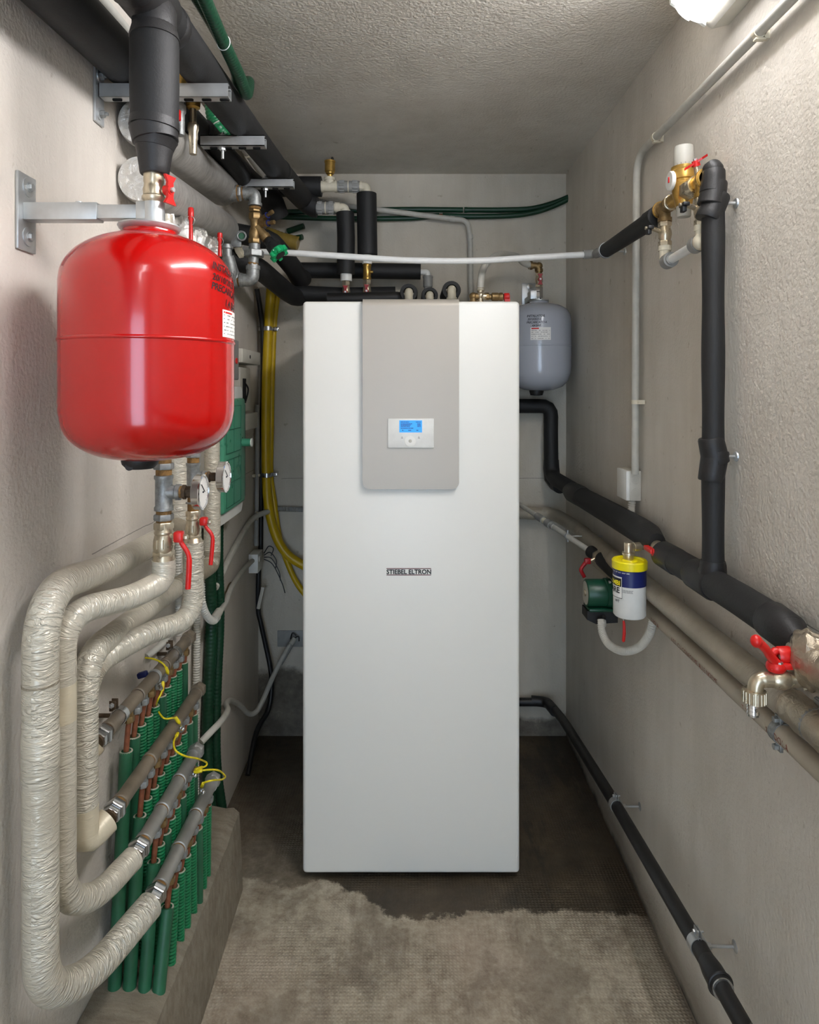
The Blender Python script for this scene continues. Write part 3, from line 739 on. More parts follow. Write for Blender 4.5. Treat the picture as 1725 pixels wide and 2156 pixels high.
obj('elbow', G().tube(fil([m1, b1, b1+dd*.03], .02), .0135, 16).cyl(m1, m1+V((0, 0, -.012)), .0155), MT['cream_pl'], t)
obj('elbow', G().tube(fil([m2, b2, b2-dd*.02], .02), .0135, 16).cyl(m2, m2+V((0, 0, -.012)), .0155).sph(b2, .019), MT['cream_pl'], t)
obj('coupling', G().cyl(b1+dd*.012, b1+dd*.040, .0185, None, 24).cyl(b1+dd*.038, b1+dd*.046, .014), MT['greypl'], t)
obj('coupling', G().cyl(b2-dd*.012, b2-dd*.034, .0185, None, 24), MT['greypl'], t)
t = T('mixer_isolation_valve', 'nickel valve with red wing handle right of the mixing valve body', 'valve', Q(1474, .01))
cc = Q(1470, .012)
obj('stem', G().cyl(cc+V((.0, 0, 0)), cc+V((-.004, 0, .028)), .006, None, 14), MT['nickel'], t)
butterfly(t, cc+V((-.004, 0, .030)), (-.25, -.2, .95), (.020, -.012, .012), MT['red'], .017)

# vertical black riser on the right wall
XV = .641
def RV(p, q): return V((XV+(p-1502)*.00002, 1.400, H+(820-q)/1000.0))
t = T('wall_riser', 'tall black insulated vertical pipe on the right wall, tape-wrapped at its top', 'pipe', RV(1500, 1200))
obj('insulation', G().tube(dens([RV(1502, 440), RV(1503, 700), RV(1501, 900), RV(1498, 1050), RV(1496, 1195)], .03), lambda u: .0225+.0008*math.sin(u*19), 24), MT['foam'], t)
obj('seam', G().tube(dens([RV(1524, 445)+V((-.0005, -.004, 0)), RV(1524, 700)+V((-.0005, -.004, 0)), RV(1521, 1190)+V((-.0005, -.004, 0))]), .0028, 8), MT['dark'], t)
def wraps(parent, bands):
    """overlapping turns of foam tape: (centre, axis, half length, radius at top, radius at bottom)"""
    for c_, ax, h_, r0, r1 in bands:
        ax = V(ax).normalized(); c_ = V(c_)
        obj('tape_wrap', G().tube([c_+ax*h_, c_+ax*(h_*.86), c_+ax*(h_*.3), c_-ax*(h_*.5), c_-ax*(h_*.93), c_-ax*h_], [r0*.93, r0, r0*.6+r1*.4, r0*.2+r1*.8, r1, r1*.95], 32), MT['foamtape'], parent)
obj('tape_wrap', G().tube(cr([RV(1484, 382)+V((0, .02, 0)), RV(1490, 362)+V((0, .006, 0)), RV(1501, 357), RV(1506, 375), RV(1506, 400)], 6), [.019]*6+[.0205]*40, 24).sph(RV(1500, 360), .0195), MT['foamtape'], t)
wraps(t, [(RV(1505, 382), (.08, 0, 1), .024, .0225, .0255), (RV(1508, 407), (.22, 0, 1), .026, .0240, .0275), (RV(1508, 436), (.45, 0, 1), .030, .0245, .0262)])
obj('tape_point', G().tube([RV(1508, 425), RV(1530, 428), RV(1547, 427)], [.017, .010, .0035], 14), MT['foamtape'], t)
wraps(t, [(RV(1506, 948), (-.22, 0, 1), .028, .0255, .0275), (RV(1504, 980), (.16, 0, 1), .034, .0275, .0255)])
obj('tape_point', G().tube([RV(1505, 955), RV(1530, 960), RV(1542, 961)], [.02, .012, .004], 14), MT['foamtape'], t)
for q_ in (428, 961):
    c_ = RV(1536, q_); wv = V((XR, c_.y, c_.z))
    obj('stud', G().cyl(c_, wv, .0036, None, 12).cyl(c_, c_+V((.012, 0, 0)), .0055).lathe(wv, (-1, 0, 0), [(.011, 0), (.010, .003), (.0045, .004)], 20), MT['zinc'], t)
obj('clamp_rubber', G().box(RV(1526, 462), RV(1538, 434)+V((0, .02, 0)), .002), MT['foam'], t)

# long black main along the right wall
XM = .64
def RM(p, q, x=XM): return atx(p, q, x)
t = T('insulated_main_pipe', 'thick black insulated pipe running down from the back corner and along the right wall', 'pipe', RM(1235, 1050))
pc = [V((.10, 2.85, at(1080, 855, 2.85).z)), at(1161, 855, 2.85), at(1160, 900, 2.85), at(1161, 1003, 2.84), RM(1205, 1030, .64), RM(1290, 1077), RM(1380, 1136)]
obj('insulation', G().tube(dens(fil(pc[:5], .05, 6)), .0305, 22), MT['foam'], t)
obj('insulation', G().tube(dens([RM(1208, 1037), RM(1290, 1083), RM(1350, 1118), RM(1384, 1141)], .03), lambda u: .0365 if u < .93 else .036-.014*(u-.93)/.07, 26), MT['foam'], t)
obj('tape_wrap', G().tube([at(1161, 968, 2.85), at(1161, 985, 2.85), at(1163, 1006, 2.845), RM(1172, 1018, .632), RM(1180, 1024, .637)], [.032, .034, .035, .034, .031], 22), MT['foamtape'], t)
obj('tape_wrap', G().tube([RM(1203, 1033), RM(1208, 1037), RM(1222, 1044), RM(1228, 1047)], [.034, .039, .039, .036], 26), MT['foamtape'], t)
t2 = T('insulated_main_pipe', 'thick black insulated pipe in the foreground along the right wall, below the tall riser', 'pipe', RM(1550, 1300))
obj('insulation', G().tube(dens([RM(1393, 1163), RM(1420, 1179), RM(1470, 1209), RM(1560, 1263), RM(1640, 1315), RM(1676, 1342)], .03), lambda u: (.022+.009*min(1, u/.06)) if u < .97 else .031-.010*(u-.97)/.03, 26), MT['foam'], t2)
obj('tape_wrap', G().tube([RM(1392, 1163), RM(1398, 1167), RM(1425, 1183), RM(1428, 1185)], [.024, .0325, .033, .0315], 26), MT['foamtape'], t2)
obj('tape_wrap', G().tube([RM(1462, 1205), RM(1466, 1208), RM(1504, 1231), RM(1507, 1233)], [.031, .034, .0345, .032], 26), MT['foamtape'], t2)
obj('tape_wrap', G().tube([RM(1483, 1220), RV(1497, 1212), RV(1497, 1188), RV(1497, 1180)], [.03, .029, .026, .024], 22), MT['foamtape'], t2)
obj('tape_wrap', G().tube([RM(1622, 1303), RM(1626, 1306), RM(1660, 1331), RM(1684, 1352)], [.031, .034, .033, .020], 26), MT['foamtape'], t2)
t = T('main_ball_valve', 'nickel ball valve with short red handle between the two black insulated pipes', 'valve', RM(1386, 1160))
valve_body(t, RM(1372, 1141), RM(1402, 1168), .0165, MT['nickel'])
h0 = RM(1380, 1163, .615)
obj('stem', G().cyl(RM(1386, 1158), h0, .006), MT['nickel'], t)
obj('handle', G().box(h0+V((-.004, -.012, -.010)), h0+V((.008, .012, .010)), .003).box(h0+V((-.012, .0, -.004)), h0+V((.002, .05, .007)), .002).cyl(h0+V((-.008, 0, 0)), h0+V((.002, 0, 0)), .009), MT['red'], t)

# taupe insulated pipes
t = T('taupe_insulated_pipe', 'upper, thicker of two taupe insulated pipes along the right wall', 'pipe', RM(1400, 1280), 'taupe pipes on the right wall')
zG = .990; XG = .642
def P1(y, z=zG, x=XG): return V((x, y, z))
obj('insulation', G().tube(dens(fil([V((.30, 2.865, .99)), V((.625, 2.865, .985)), P1(2.60), P1(-1.69)], .07), .03), .0262, 24), MT['greige'], t)
for y_ in (2.46, 2.05):
    obj('joint_wrap', G().tube([P1(y_+.03), P1(y_+.028), P1(y_-.028), P1(y_-.03)], [.0262, .0272, .0272, .0262], 24), MT['greige2'], t)
obj('joint_wrap', G().tube(fil([V((.51, 2.865, .987)), V((.60, 2.865, .985)), V((.612, 2.865, .985))], .04), .0275, 24), MT['greige2'], t)
g = G().band(P1(1.052), (0, 1, 0), .0268, .02, .002); b = P1(1.052)+V((.012, 0, .033))
g.box(b-V((.004, .01, .008)), b+V((.004, .01, .006)), .001); g.hexn(b+V((0, -.012, 0)), b+V((0, .014, 0)), .006)
obj('clamp', g, MT['castzinc'], t)
obj('foil_wrap', G().tube(dens([P1(1.11), P1(1.05), P1(.98), P1(.92)]), lambda u: .029+.0012*math.sin(u*40), 24), MT['foil2'], t)
t = T('taupe_insulated_pipe', 'lower, thinner of two taupe insulated pipes along the right wall, with faded red print', 'pipe', RM(1500, 1450), 'taupe pipes on the right wall')
zH = .921; XH = .650; rH = .0178
obj('insulation', G().tube(dens([V((XH, 2.35, .924)), V((XH, -1.69, .915))], .03), rH, 22), MT['greige2'], t)
def gp(y0_, ang, fl=1):                             # print running along the pipe towards the viewer
    return lambda x, y: V((XH-math.cos(ang+y/rH)*(rH+.0006), y0_-x, zH+math.sin(ang+y/rH)*(rH+.0006)))
g = G()
for s, yy_, sz in (('2 105', 1.86, .015), ('2 BOLA', 1.735, .015), ('6/22  CLI CONFORME ALLE NORME', 1.60, .0145), ('T  2  105', 1.262, .012), ('2', 1.178, .013), ('DOLA', 1.153, .016)):
    puttext(g, s, sz, gp(yy_, -.35), sp=1.05)
obj('printed_marking', g, MT['brownink'], t)
g = G()
for y_ in (1.16,):
    c_ = V((XH, y_, zH)); g.band(c_, (0, 1, 0), rH, .018, .002)
    for sz in (1, -1):
        b = c_+V((-.004, 0, sz*(rH+.006))); g.box(b-V((.003, .009, .007)), b+V((.003, .009, .007)), .001).hexn(b-V((.010, 0, 0)), b+V((.012, 0, 0)), .006)
g.cyl(V((XH, 1.16, zH)), V((XR, 1.16, zH)), .004)
obj('clamp', g, MT['castzinc'], t)

# small grey line to the pump
t = T('grey_condensate_line', 'thin grey plastic pipe slanting from behind the cabinet to the green pump', 'pipe', at(1180, 1110, 2.4))
a0, a1 = at(1070, 1046, 2.90), V((.608, 2.20, .980))
L_ = lambda u: a0.lerp(a1, u)
obj('pipe', G().cyl(L_(0), L_(1), .0095, None, 16), MT['ltgrey'], t)
obj('coupling', G().cyl(L_(.41), L_(.49), .0145), MT['greypl'], t)
obj('collar', G().cyl(L_(.49), L_(.53), .0115), MT['cream_pl'], t)
obj('coupling', G().cyl(L_(.53), L_(.58), .0155).cyl(L_(.57), L_(.61), .012), MT['greypl'], t)
c_ = L_(.76); wv = V((XR, c_.y, c_.z))
obj('clamp', G().band(c_, a1-a0, .0098, .01, .002).cyl(c_, wv, .003).cyl(c_+V((0, 0, -.02)), c_+V((0, 0, .022)), .003), MT['zinc'], t)

# circulation pump
cp_ = V((.602, 2.09, 0)); sp = F/2.09
zq = lambda p: H+(820-p)/sp
c = V((.598, 2.09, zq(1248)))
t = T('circulation_pump', 'small dark green circulation pump with black terminal box, left of the yellow-capped canister', 'pump', (c.x, c.y, zq(1298)))
obj('motor_housing', G().lathe(c+V((.046, 0, 0)), (-1, 0, 0), [(.036, 0), (.044, .004), (.0455, .02), (.0455, .028), (.042, .03), (.0425, .085), (.0405, .088), (.036, .089)], 40, True, False), MT['pumpgreen'], t)
fc = c+V((-.0435, 0, 0))
fp = obj('face_plate', G().lathe(fc+V((.004, 0, 0)), (-1, 0, 0), [(.0385, 0), (.038, .003), (.012, .004), (.011, .0025), (.0005, .0025)], 36), MT['boxgrey'], t)
obj('vent_screw', G().cyl(fc+V((.001, 0, 0)), fc+V((-.003, 0, 0)), .009).box(fc+V((-.0036, -.0008, -.007)), fc+V((-.003, .0008, .007))), MT['nickel'], fp)
obj('mounting_rim', G().box(c+V((-.040, -.036, -.050)), c+V((.05, .036, -.040)), .004).box(c+V((.030, -.038, -.04)), c+V((.052, .038, .043)), .008), MT['pumpgreen'], t)
for sx, sz in ((.026, .041), (.044, .024), (.047, -.043)):
    p_ = c+V((sx, -.034 if sz < .04 else -.02, sz)); obj('screw', G().cyl(p_, p_+V((0, -.008, 0)), .004), MT['steelnut'], t)
tb = obj('terminal_box', G().prism([c+V((-.045, -.030, -.048)), c+V((.05, -.030, -.048)), c+V((.05, -.030, -.084)), c+V((-.018, -.030, -.088)), c+V((-.045, -.030, -.075))], (0, .062, 0)), MT['black'], t)
obj('cable_gland', G().cyl(c+V((.004, -.032, -.064)), c+V((.002, -.044, -.072)), .0075), MT['black'], tb)
obj('pump_flange', G().cyl(c+V((.046, 0, 0)), c+V((.062, 0, 0)), .03, None, 24).tube(fil([c+V((.06, 0, 0)), V((.66, 2.09, c.z)), V((.655, 2.09, .99))], .02), .014, 16), MT['castzinc'], t)
t = T('pump_inlet_valve', 'black-wrapped valve with hooked red lever just above the green pump', 'valve', L_(1))
e0, e1 = L_(.985), L_(1.16)
obj('insulation', G().tube([e0, e0.lerp(e1, .3)], .0205, 20).tube([e0.lerp(e1, .52), e0.lerp(e1, .6), e1+V((.0, -.02, -.008)), e1+V((.02, -.06, -.03))], [.022, .026, .026, .022], 20), MT['foam'], t)
obj('body', G().hexn(e0.lerp(e1, .28), e0.lerp(e1, .40), .018).cyl(e0.lerp(e1, .38), e0.lerp(e1, .55), .0165), MT['nickel'], t)
m_ = e0.lerp(e1, .42)
obj('stem', G().cyl(m_, m_+V((-.028, 0, -.012)), .006), MT['nickel'], t)
hb = m_+V((-.030, 0, -.013))
obj('handle', G().box(hb+V((-.018, -.008, -.009)), hb+V((.002, .008, .009)), .003).tube(fil([hb+V((-.010, 0, 0)), hb+V((-.026, 0, -.02)), hb+V((-.030, -.0, -.03)), hb+V((-.018, 0, -.052))], .01), [.0075]*1+[.006]*100, 10), MT['darkred'], t)
# corrugated cable hose of the pump
q = [c+V((.003, -.040, -.068)), c+V((.001, -.048, -.088)), c+V((-.004, -.05, -.11))]
t = T('pump_cable_hose', 'grey ribbed flexible hose looping down under the green pump', 'hose', at(1320, 1385, 2.0))
obj('cable', G().tube(cr([c+V((.004, -.040, -.068)), c+V((.002, -.048, -.085)), at(1266, 1318, 2.03)], 6), .0062, 12), MT['ltgrey'], t)
obj('hose', G().tube(cr([at(1266, 1305, 2.03), at(1268, 1330, 2.01), at(1283, 1357, 1.96), at(1313, 1371, 1.90), at(1345, 1363, 1.85), at(1366, 1338, 1.81), at(1374, 1310, 1.79), at(1376, 1280, 1.785)], 12), .0108, 16, corr=.0065, amp=.1), MT['boxgrey'], t)

# canister
yk = 1.745; sk = F/yk
zk = lambda p: H+(820-p)/sk
ck = V(((1326-CX)/sk, yk, 0)); Rk = .0415
t = T('inhibitor_canister', 'white and blue canister with yellow cap hanging beside the green pump', 'canister', (ck.x, ck.y, zk(1298)))
obj('shell', G().lathe(ck, (0, 0, 1), [(.030, zk(1295)), (.038, zk(1295.5)), (Rk, zk(1292)), (Rk, zk(1192))], 48), MT['whitepl'], t)
obj('blue_band', G().lathe(ck, (0, 0, 1), [(Rk+.0004, zk(1229)), (Rk+.0004, zk(1193))], 48, False, False), MT['blue'], t)
obj('cap', G().lathe(ck, (0, 0, 1), [(Rk+.001, zk(1196)), (Rk+.003, zk(1195)), (Rk+.0035, zk(1180)), (Rk+.001, zk(1177.5)), (Rk-.006, zk(1177.5)), (Rk-.008, zk(1180)), (.020, zk(1180)), (.018, zk(1177)), (.012, zk(1177))], 48), MT['yellowcap'], t)
ph = math.atan2(-ck.y, -ck.x)
fw = wrap(ck, Rk+.0008, ph, 0); fw1 = wrap(ck, Rk+.0012, ph, 0); fw2 = wrap(ck, Rk+.0016, ph, 0)
U = 1/sk
g = G(); patch(g, fw, -62*U, -15*U, zk(1253), zk(1209), 16); lb = obj('label', g, MT['paper'], t)
g = G(); patch(g, fw1, -60*U, -17*U, zk(1229), zk(1212), 16); obj('label_panel', g, MT['ink'], lb)
g = G(); patch(g, fw1, -61.5*U, -15*U, zk(1253.4), zk(1252.4), 12); patch(g, fw1, -15.8*U, -15*U, zk(1253), zk(1209), 2); obj('label_border', g, MT['ink'], lb)
g = G(); vs_, _ = txt('COMBI', 1, bold=.03); k = 41*U/wid(vs_)
puttext(g, 'COMBI', k, wrap(ck, Rk+.0016, ph-59*U/Rk, zk(1226.5)), bold=.03*k); obj('label_lettering', g, MT['yellowcap'], lb)
g = G(); vs_, _ = txt('CARE', 1, bold=.03); k = 40*U/wid(vs_)
puttext(g, 'CARE', k, wrap(ck, Rk+.0016, ph-59*U/Rk, zk(1242.5)), bold=.03*k)
puttext(g, 'WT', .009, wrap(ck, Rk+.0016, ph-32*U/Rk, zk(1262)), bold=.0002)
obj('label_lettering', g, MT['ink'], lb)
g = G(); puttext(g, 'JUL  AUG  SEP  OCT  NOV  DEC', .0042, wrap(ck, Rk+.0010, ph-46*U/Rk, zk(1201)), bold=.0001); obj('month_scale', g, MT['paper'], t)
g = G()
for j in range(3):
    x = -14
    while x < 6:
        w = rnd.uniform(.8, 2.6); patch(g, fw, x*U, (x+w)*U, zk(1235.5+j*2.3), zk(1234.3+j*2.3), 2); x += w+.6
obj('small_print', g, MT['greyink'], t)
hd = V((ck.x-.003, ck.y, 0))
obj('head_fitting', G().lathe(hd, (0, 0, 1), [(.0125, zk(1180)), (.0135, zk(1176)), (.0135, zk(1168)), (.0165, zk(1167)), (.0165, zk(1163)), (.0115, zk(1162)), (.0115, zk(1144)), (.010, zk(1142.5)), (.002, zk(1142))], 28)
    .cyl(V((hd.x, hd.y, zk(1153))), V((hd.x+.022, hd.y+.01, zk(1152.5))), .0095, None, 20).cyl(V((hd.x+.016, hd.y+.008, zk(1153))), V((hd.x+.034, hd.y+.012, zk(1153))), .0115, None, 20).cyl(V((hd.x+.03, hd.y+.012, zk(1153))), V((.64, hd.y+.012, zk(1153))), .008), MT['nickel'], t)
cz = V((ck.x-.016, ck.y-.0, zk(1297)))
t = T('hanging_red_lever', 'small red lever hanging on a wire loop below the white canister', 'lever', cz+V((0, 0, -.06)))
obj('wire_loop', G().ring(cz+V((0, 0, -.004)), (0, 1, 0), .003, .0006, 12, 5).cyl(cz+V((0, 0, -.006)), cz+V((0, 0, -.014)), .0009), MT['zinc'], t)
obj('lever', G().tube([cz+V((0, 0, -.012)), cz+V((.0015, 0, -.02)), cz+V((.002, 0, -.045)), cz+V((0, 0, -.065)), cz+V((0, 0, -.068))], [.0028, .0035, .0042, .0042, .002], 14), MT['red'], t)

# conduit, junction box, flexible tail
XC = .671
t = T('wall_conduit', 'light grey conduit along the top of the right wall that drops to the junction box', 'conduit', V((XC, 1.958, 1.28)))
obj('conduit', G().tube(fil([V((XC, .3, 2.205)), V((XC, 1.958, 2.205)), V((XC-.001, 1.962, 1.8)), V((XC-.003, 1.962, 1.27))], .07, 12), .0108, 18), MT['ltgrey'], t)
for p_, ax in ((V((XC, 1.805, 2.205)), (0, 1, 0)), (V((XC, 1.275, 2.205)), (0, 1, 0)), (V((XC-.002, 1.96, 1.483)), (0, 0, 1)), (V((XC-.001, 1.96, 1.995)), (0, 0, 1))):
    g = G().band(p_, ax, .0108, .012, .0018); g.box(V((p_.x+.009, p_.y-.006, p_.z-.014)) if ax[1] else V((p_.x+.002, p_.y-.017, p_.z-.006)), V((XR, p_.y+.006, p_.z+.006)) if ax[1] else V((XR, p_.y+.006, p_.z+.006)))
    if ax[1]: g.box(p_+V((-.008, -.006, -.016)), p_+V((.012, .006, -.012)), .001)
    obj('saddle_clip', g, MT['cream_pl'], t)
t = T('junction_box', 'light grey square junction box at the foot of the right wall conduit', 'junction box', (.67, 2.0, 1.189))
obj('box', G().box((.655, 1.97, 1.189), (.6895, 2.062, 1.279), .003, 2), MT['boxgrey'], t)
obj('lid', G().box((.645, 1.971, 1.190), (.656, 2.061, 1.278), .002, 2), MT['whitepl'], t)
for zz_ in (1.252, 1.214):
    o_ = V((.672, 1.9699, zz_)); g = G().ring(o_, (0, 1, 0), .012, .0006, 24, 5).ring(o_, (0, 1, 0), .007, .0005, 20, 5).cyl(o_+V((0, -.001, 0)), o_, .001)
    obj('knockout', g, MT['boxgrey'], t)
obj('plug', G().box((.672, 1.985, 1.279), (.686, 2.0, 1.286), .001), MT['black'], t)
obj('flexible_conduit', G().tube(cr([V((.668, 1.99, 1.19)), V((.667, 1.99, 1.165)), V((.662, 1.98, 1.14)), V((.655, 1.97, 1.115)), V((.65, 1.965, 1.09))], 8), .0108, 16, corr=.007, amp=.09), MT['boxgrey'],
    label='short ribbed grey conduit dropping from the junction box behind the black pipe', cat='conduit')

# drain pipe
t = T('black_drain_pipe', 'black plastic drain pipe sloping along the foot of the right wall', 'pipe', V((.61, 2, .25)))
dp = [V((-.05, 2.885, .165)), V((.60, 2.865, .173)), V((.617, 2.66, .20)), V((.619, 1.985, .279)), V((.611, 1.406, .346)), V((.6105, 1.345, .352))]
obj('pipe', G().tube(fil(dp, [.03, .08, .05, .05]), .0175, 22), MT['blackpe'], t)
obj('elbow_socket', G().tube(fil([V((.53, 2.872, .176)), dp[1]+V((-.004, 0, .0)), V((.606, 2.76, .184))], .035), .0215, 22), MT['blackpe'], t)
obj('coupling', G().tube([V((.6105, 1.36, .351)), V((.610, 1.335, .353)), V((.6095, 1.295, .356)), V((.6095, 1.290, .3565))], [.0178, .0215, .0225, .0215], 24).ring(V((.6097, 1.30, .356)), (0, 1, -.07), .0225, .003), MT['black'], t)
obj('pipe', G().tube([V((.6097, 1.31, .355)), V((.602, -1.69, .56))], .0165, 22), MT['blackpe'], t)
obj('seal_ring', G().band(V((.6095, 1.289, .3567)), (0, 1, -.07), .0168, .004, .004), MT['steelnut'], t)
for p_ in (V((.619, 1.985, .279)), V((.611, 1.406, .346))):
    g = G().band(p_, (0, 1, -.1), .0178, .022, .0018)
    e = p_+V((.0, 0, .024)); g.box(e-V((.004, .011, .007)), e-V((.002, -.011, -.010)), .0003).box(e+V((.002, -.011, -.007)), e+V((.004, .011, .010)), .0003).cyl(e+V((-.009, 0, .004)), e+V((.012, 0, .004)), .0022, None, 10).hexn(e+V((-.010, 0, .004)), e+V((-.005, 0, .004)), .005)
    cl = obj('clamp', g, MT['zinc'], t)
    w_ = V((XR, p_.y, p_.z-.004))
    obj('stud', G().cyl(p_+V((.017, 0, -.003)), w_, .0034, None, 12).hexn(p_+V((.018, 0, -.003)), p_+V((.028, 0, -.003)), .007).lathe(w_, (-1, 0, 0), [(.012, 0), (.012, .001), (.004, .004)], 16), MT['zinc'], cl)

# hose tap
yt = 1.068; stp = F/yt
def K(a, b, dy=0): return at(a, b, yt)+V((0, dy, 0))
t = T('foil_wrapped_joint', 'taupe foil-wrapped pipe joint at the right edge, behind the hose tap', 'pipe fitting', K(1705, 1470))
g = G(); fo = V((.640, 1.062, H-.432))
vs_n = len(g.v); g.sph(fo, .038, (.75, 1.15, 1.2), 28, 18)
rr_ = random.Random(9)
g.v = [tuple(V(p)+(V(p)-fo).normalized()*(.004*math.sin(p[0]*260+p[2]*90)*math.cos(p[1]*210+p[2]*60))) for p in g.v]
obj('foil_wrap', g, MT['foil2'], t)
obj('pipe_neck', G().tube([RM(1676, 1345), RM(1690, 1362), fo], [.021, .020, .02], 20), MT['foam'], t)
obj('foil_tail', G().tube(dens([fo, fo+V((0, -.07, -.004)), fo+V((.0, -.2, -.012))], .01), lambda u: .031+.0015*math.sin(u*50), 24), MT['foil2'], t)
obj('insulation', G().tube(dens([fo+V((0, -.2, -.012)), V((.64, -1.69, 1.06))], .1), .030, 20), MT['foam'], t)
obj('hose_tap_seal', G().cyl(K(1700, 1433), K(1708, 1433), .016), MT['rust'], t)
t = T('hose_tap', 'nickel hose tap with red lever and ribbed nozzle at the right edge', 'tap', K(1590, 1500))
ax0, ax1 = K(1704, 1431), K(1605, 1431)
obj('body', G().cyl(ax0, K(1655, 1430), .0125, None, 24).lathe(K(1660, 1430), (-1, 0, 0), [(.0125, 0), (.0155, .004), (.0165, .014), (.0150, .024), (.0125, .028)], 28)
    .tube(fil([K(1640, 1430), K(1593, 1430), K(1590, 1462)], .028, 10), [.0128]*3+[.0118]*30, 22), MT['nickel'], t)
obj('hex_collar', G().hexn(K(1708, 1431), K(1694, 1431), .0185), MT['nickel'], t)
g = G().cyl(K(1589, 1452), K(1588, 1478), .0172, None, 32)
for k in range(18):
    th = 2*PI*k/18; p_ = K(1588.5, 1465)+V((.0172*math.cos(th), .0172*math.sin(th), 0)); g.cyl(p_+V((0, 0, .009)), p_-V((0, 0, .009)), .0017, None, 8)
obj('hose_union_nut', g, MT['nickel'], t)
obj('nozzle', G().lathe(K(1586, 1478), (0, 0, -1), [(.0095, 0), (.0085, .003), (.0097, .007), (.0085, .008), (.0097, .012), (.0085, .013), (.0097, .018), (.0085, .019), (.0085, .022)], 24, True, False), MT['chrome'], t)
obj('stem', G().cyl(K(1636, 1430), K(1634, 1408), .0085, None, 20), MT['nickel'], t)
g = G().lathe(K(1634, 1412), (0, 0, 1), [(.0125, 0), (.0145, .003), (.0145, .010), (.012, .014)], 20)
lv = [K(1634, 1397), K(1612, 1372), K(1600, 1352), K(1583, 1340)]
g.tube(cr([K(1636, 1398, -.002), K(1618, 1378, -.006), K(1606, 1362, -.01), K(1590, 1347, -.014), K(1583, 1341, -.016)], 6), lambda u: .0068+.0015*abs(u-.5), 14).sph(K(1582, 1342, -.016), .0092, (1, 1, 1.1))
g.box(K(1634, 1409)-V((.013, .010, 0)), K(1634, 1402)+V((.013, .010, .0)), .003)
h = obj('lever', g, MT['red'], t)
obj('lever_screw', G().hexn(K(1636, 1399, -.006), K(1636, 1390, -.006), .0062), MT['steelnut'], h)
t = T('foreground_shutoff_valve', 'bulky red valve handle at the right edge just above the hose tap', 'valve', K(1660, 1400))
obj('handle', G().lathe(K(1674, 1385, .01), (-1, 0, 0), [(.0125, 0), (.0145, .003), (.0140, .02), (.0120, .024), (.0105, .022), (.0095, .008)], 28, True, True)
    .box(K(1668, 1405)+V((-.018, -.01, -.001)), K(1668, 1394)+V((.0, .012, 0)), .002).tube([K(1648, 1376, .01), K(1640, 1375, .01), K(1632, 1384, .01)], .006, 12), MT['red'], t)
obj('stem', G().hexn(K(1690, 1385, .01), K(1674, 1385, .01), .0105).cyl(K(1662, 1386, .008), K(1648, 1386, .006), .004), MT['nickel'], t)
# ================================================================== LEFT: RED TANK
rt = V((-.4446, 1.14, 0)); SR = F/1.14
rz = lambda p: H+(820-p)/SR
t = T('red_expansion_vessel', 'large glossy red pressure vessel hung from a bracket on the left wall', 'tank', (rt.x, rt.y, 1.385))
R = .1405
P = [(.012, 1.3995), (.045, 1.4015), (.08, 1.409), (.108, 1.423), (.126, 1.440), (.136, 1.460), (R, 1.484), (R, 1.5975), (R+.0018, 1.5985), (R+.0022, 1.6005), (R+.0018, 1.6025), (R, 1.6035),
     (R, 1.697), (.1375, 1.716), (.130, 1.733), (.114, 1.752), (.09, 1.768), (.06, 1.780), (.046, 1.7835), (.044, 1.787), (.044, 1.7915)]
def smoothprof(P, n=4):
    out = []
    pts = [V((0, a, b)) for a, b in P]
    for p in cr(pts, n): out.append((p.y, p.z))
    return out
body = smoothprof(P[:7], 5)[:-1]+P[6:13]+smoothprof(P[12:19], 5)[1:]+P[19:]
obj('body', G().lathe(rt, (0, 0, 1), body, 96), MT['redpaint'], t, sharp=50)
obj('flange', G().lathe(rt, (0, 0, 1), [(.030, 1.7905), (.043, 1.7895), (.0490, 1.793), (.0515, 1.7975), (.0505, 1.8000), (.047, 1.7985), (.012, 1.7965)], 56), MT['zinc'], t)
obj('bottom_plug', G().lathe(rt+V((-.012, -.01, 0)), (0, 0, 1), [(.010, 1.3855), (.022, 1.386), (.029, 1.3935), (.031, 1.402), (.031, 1.41)], 32).cyl(rt+V((-.02, -.036, 1.392)), rt+V((-.02, -.03, 1.392)), .007), MT['black'], t)
phr = math.atan2(-rt.y, -rt.x)
def WR(ps, z, k=.0003): return wrap(rt, R+k, phr+ps, z)
g = G()
for s, ps, pz_, sz in (('INSTALLATO IL', .735, 578, .0165), ('20/10/2025', .74, 600, .0155), ('PRECARICATO', .72, 619, .0165), ('1,4 BAR', .98, 649, .018)):
    b_k = .00022 if '/' in s else .0003
    puttext(g, s, sz, (lambda f_: (lambda x, y: f_(x, y-x*.10)))(WR(ps, H+(820-pz_)/SR*1.0)), shear=.2, sp=(1.02 if '/' in s else .92), bold=b_k)
obj('handwriting', g, MT['ink'], t, 'black marker handwriting')
f = WR(0, 0)
def pr(g, a0, a1, z0, z1, k=.0006, n=8):
    f = wrap(rt, R+k, phr, 0); patch(g, f, a0*R, a1*R, z0, z1, n)
g = G(); pr(g, .93, 1.45, 1.6075, 1.653); st = obj('sticker', g, MT['paper'], t)
g = G()
for j in range(6):
    a = .96
    while a < 1.42:
        w = rnd.choice((.02, .03, .06)); z = 1.6435-.0062*j; pr(g, a, a+w, z, z+.0014, .001, 2); a += w+rnd.choice((.01, .03, .07))
obj('sticker_text', g, MT['greyink'], st)
g = G(); pr(g, .96, .985, 1.6475, 1.6505, .001, 2); pr(g, 1.0, 1.2, 1.6475, 1.6502, .001, 3); obj('sticker_logo', g, MT['red'], st)

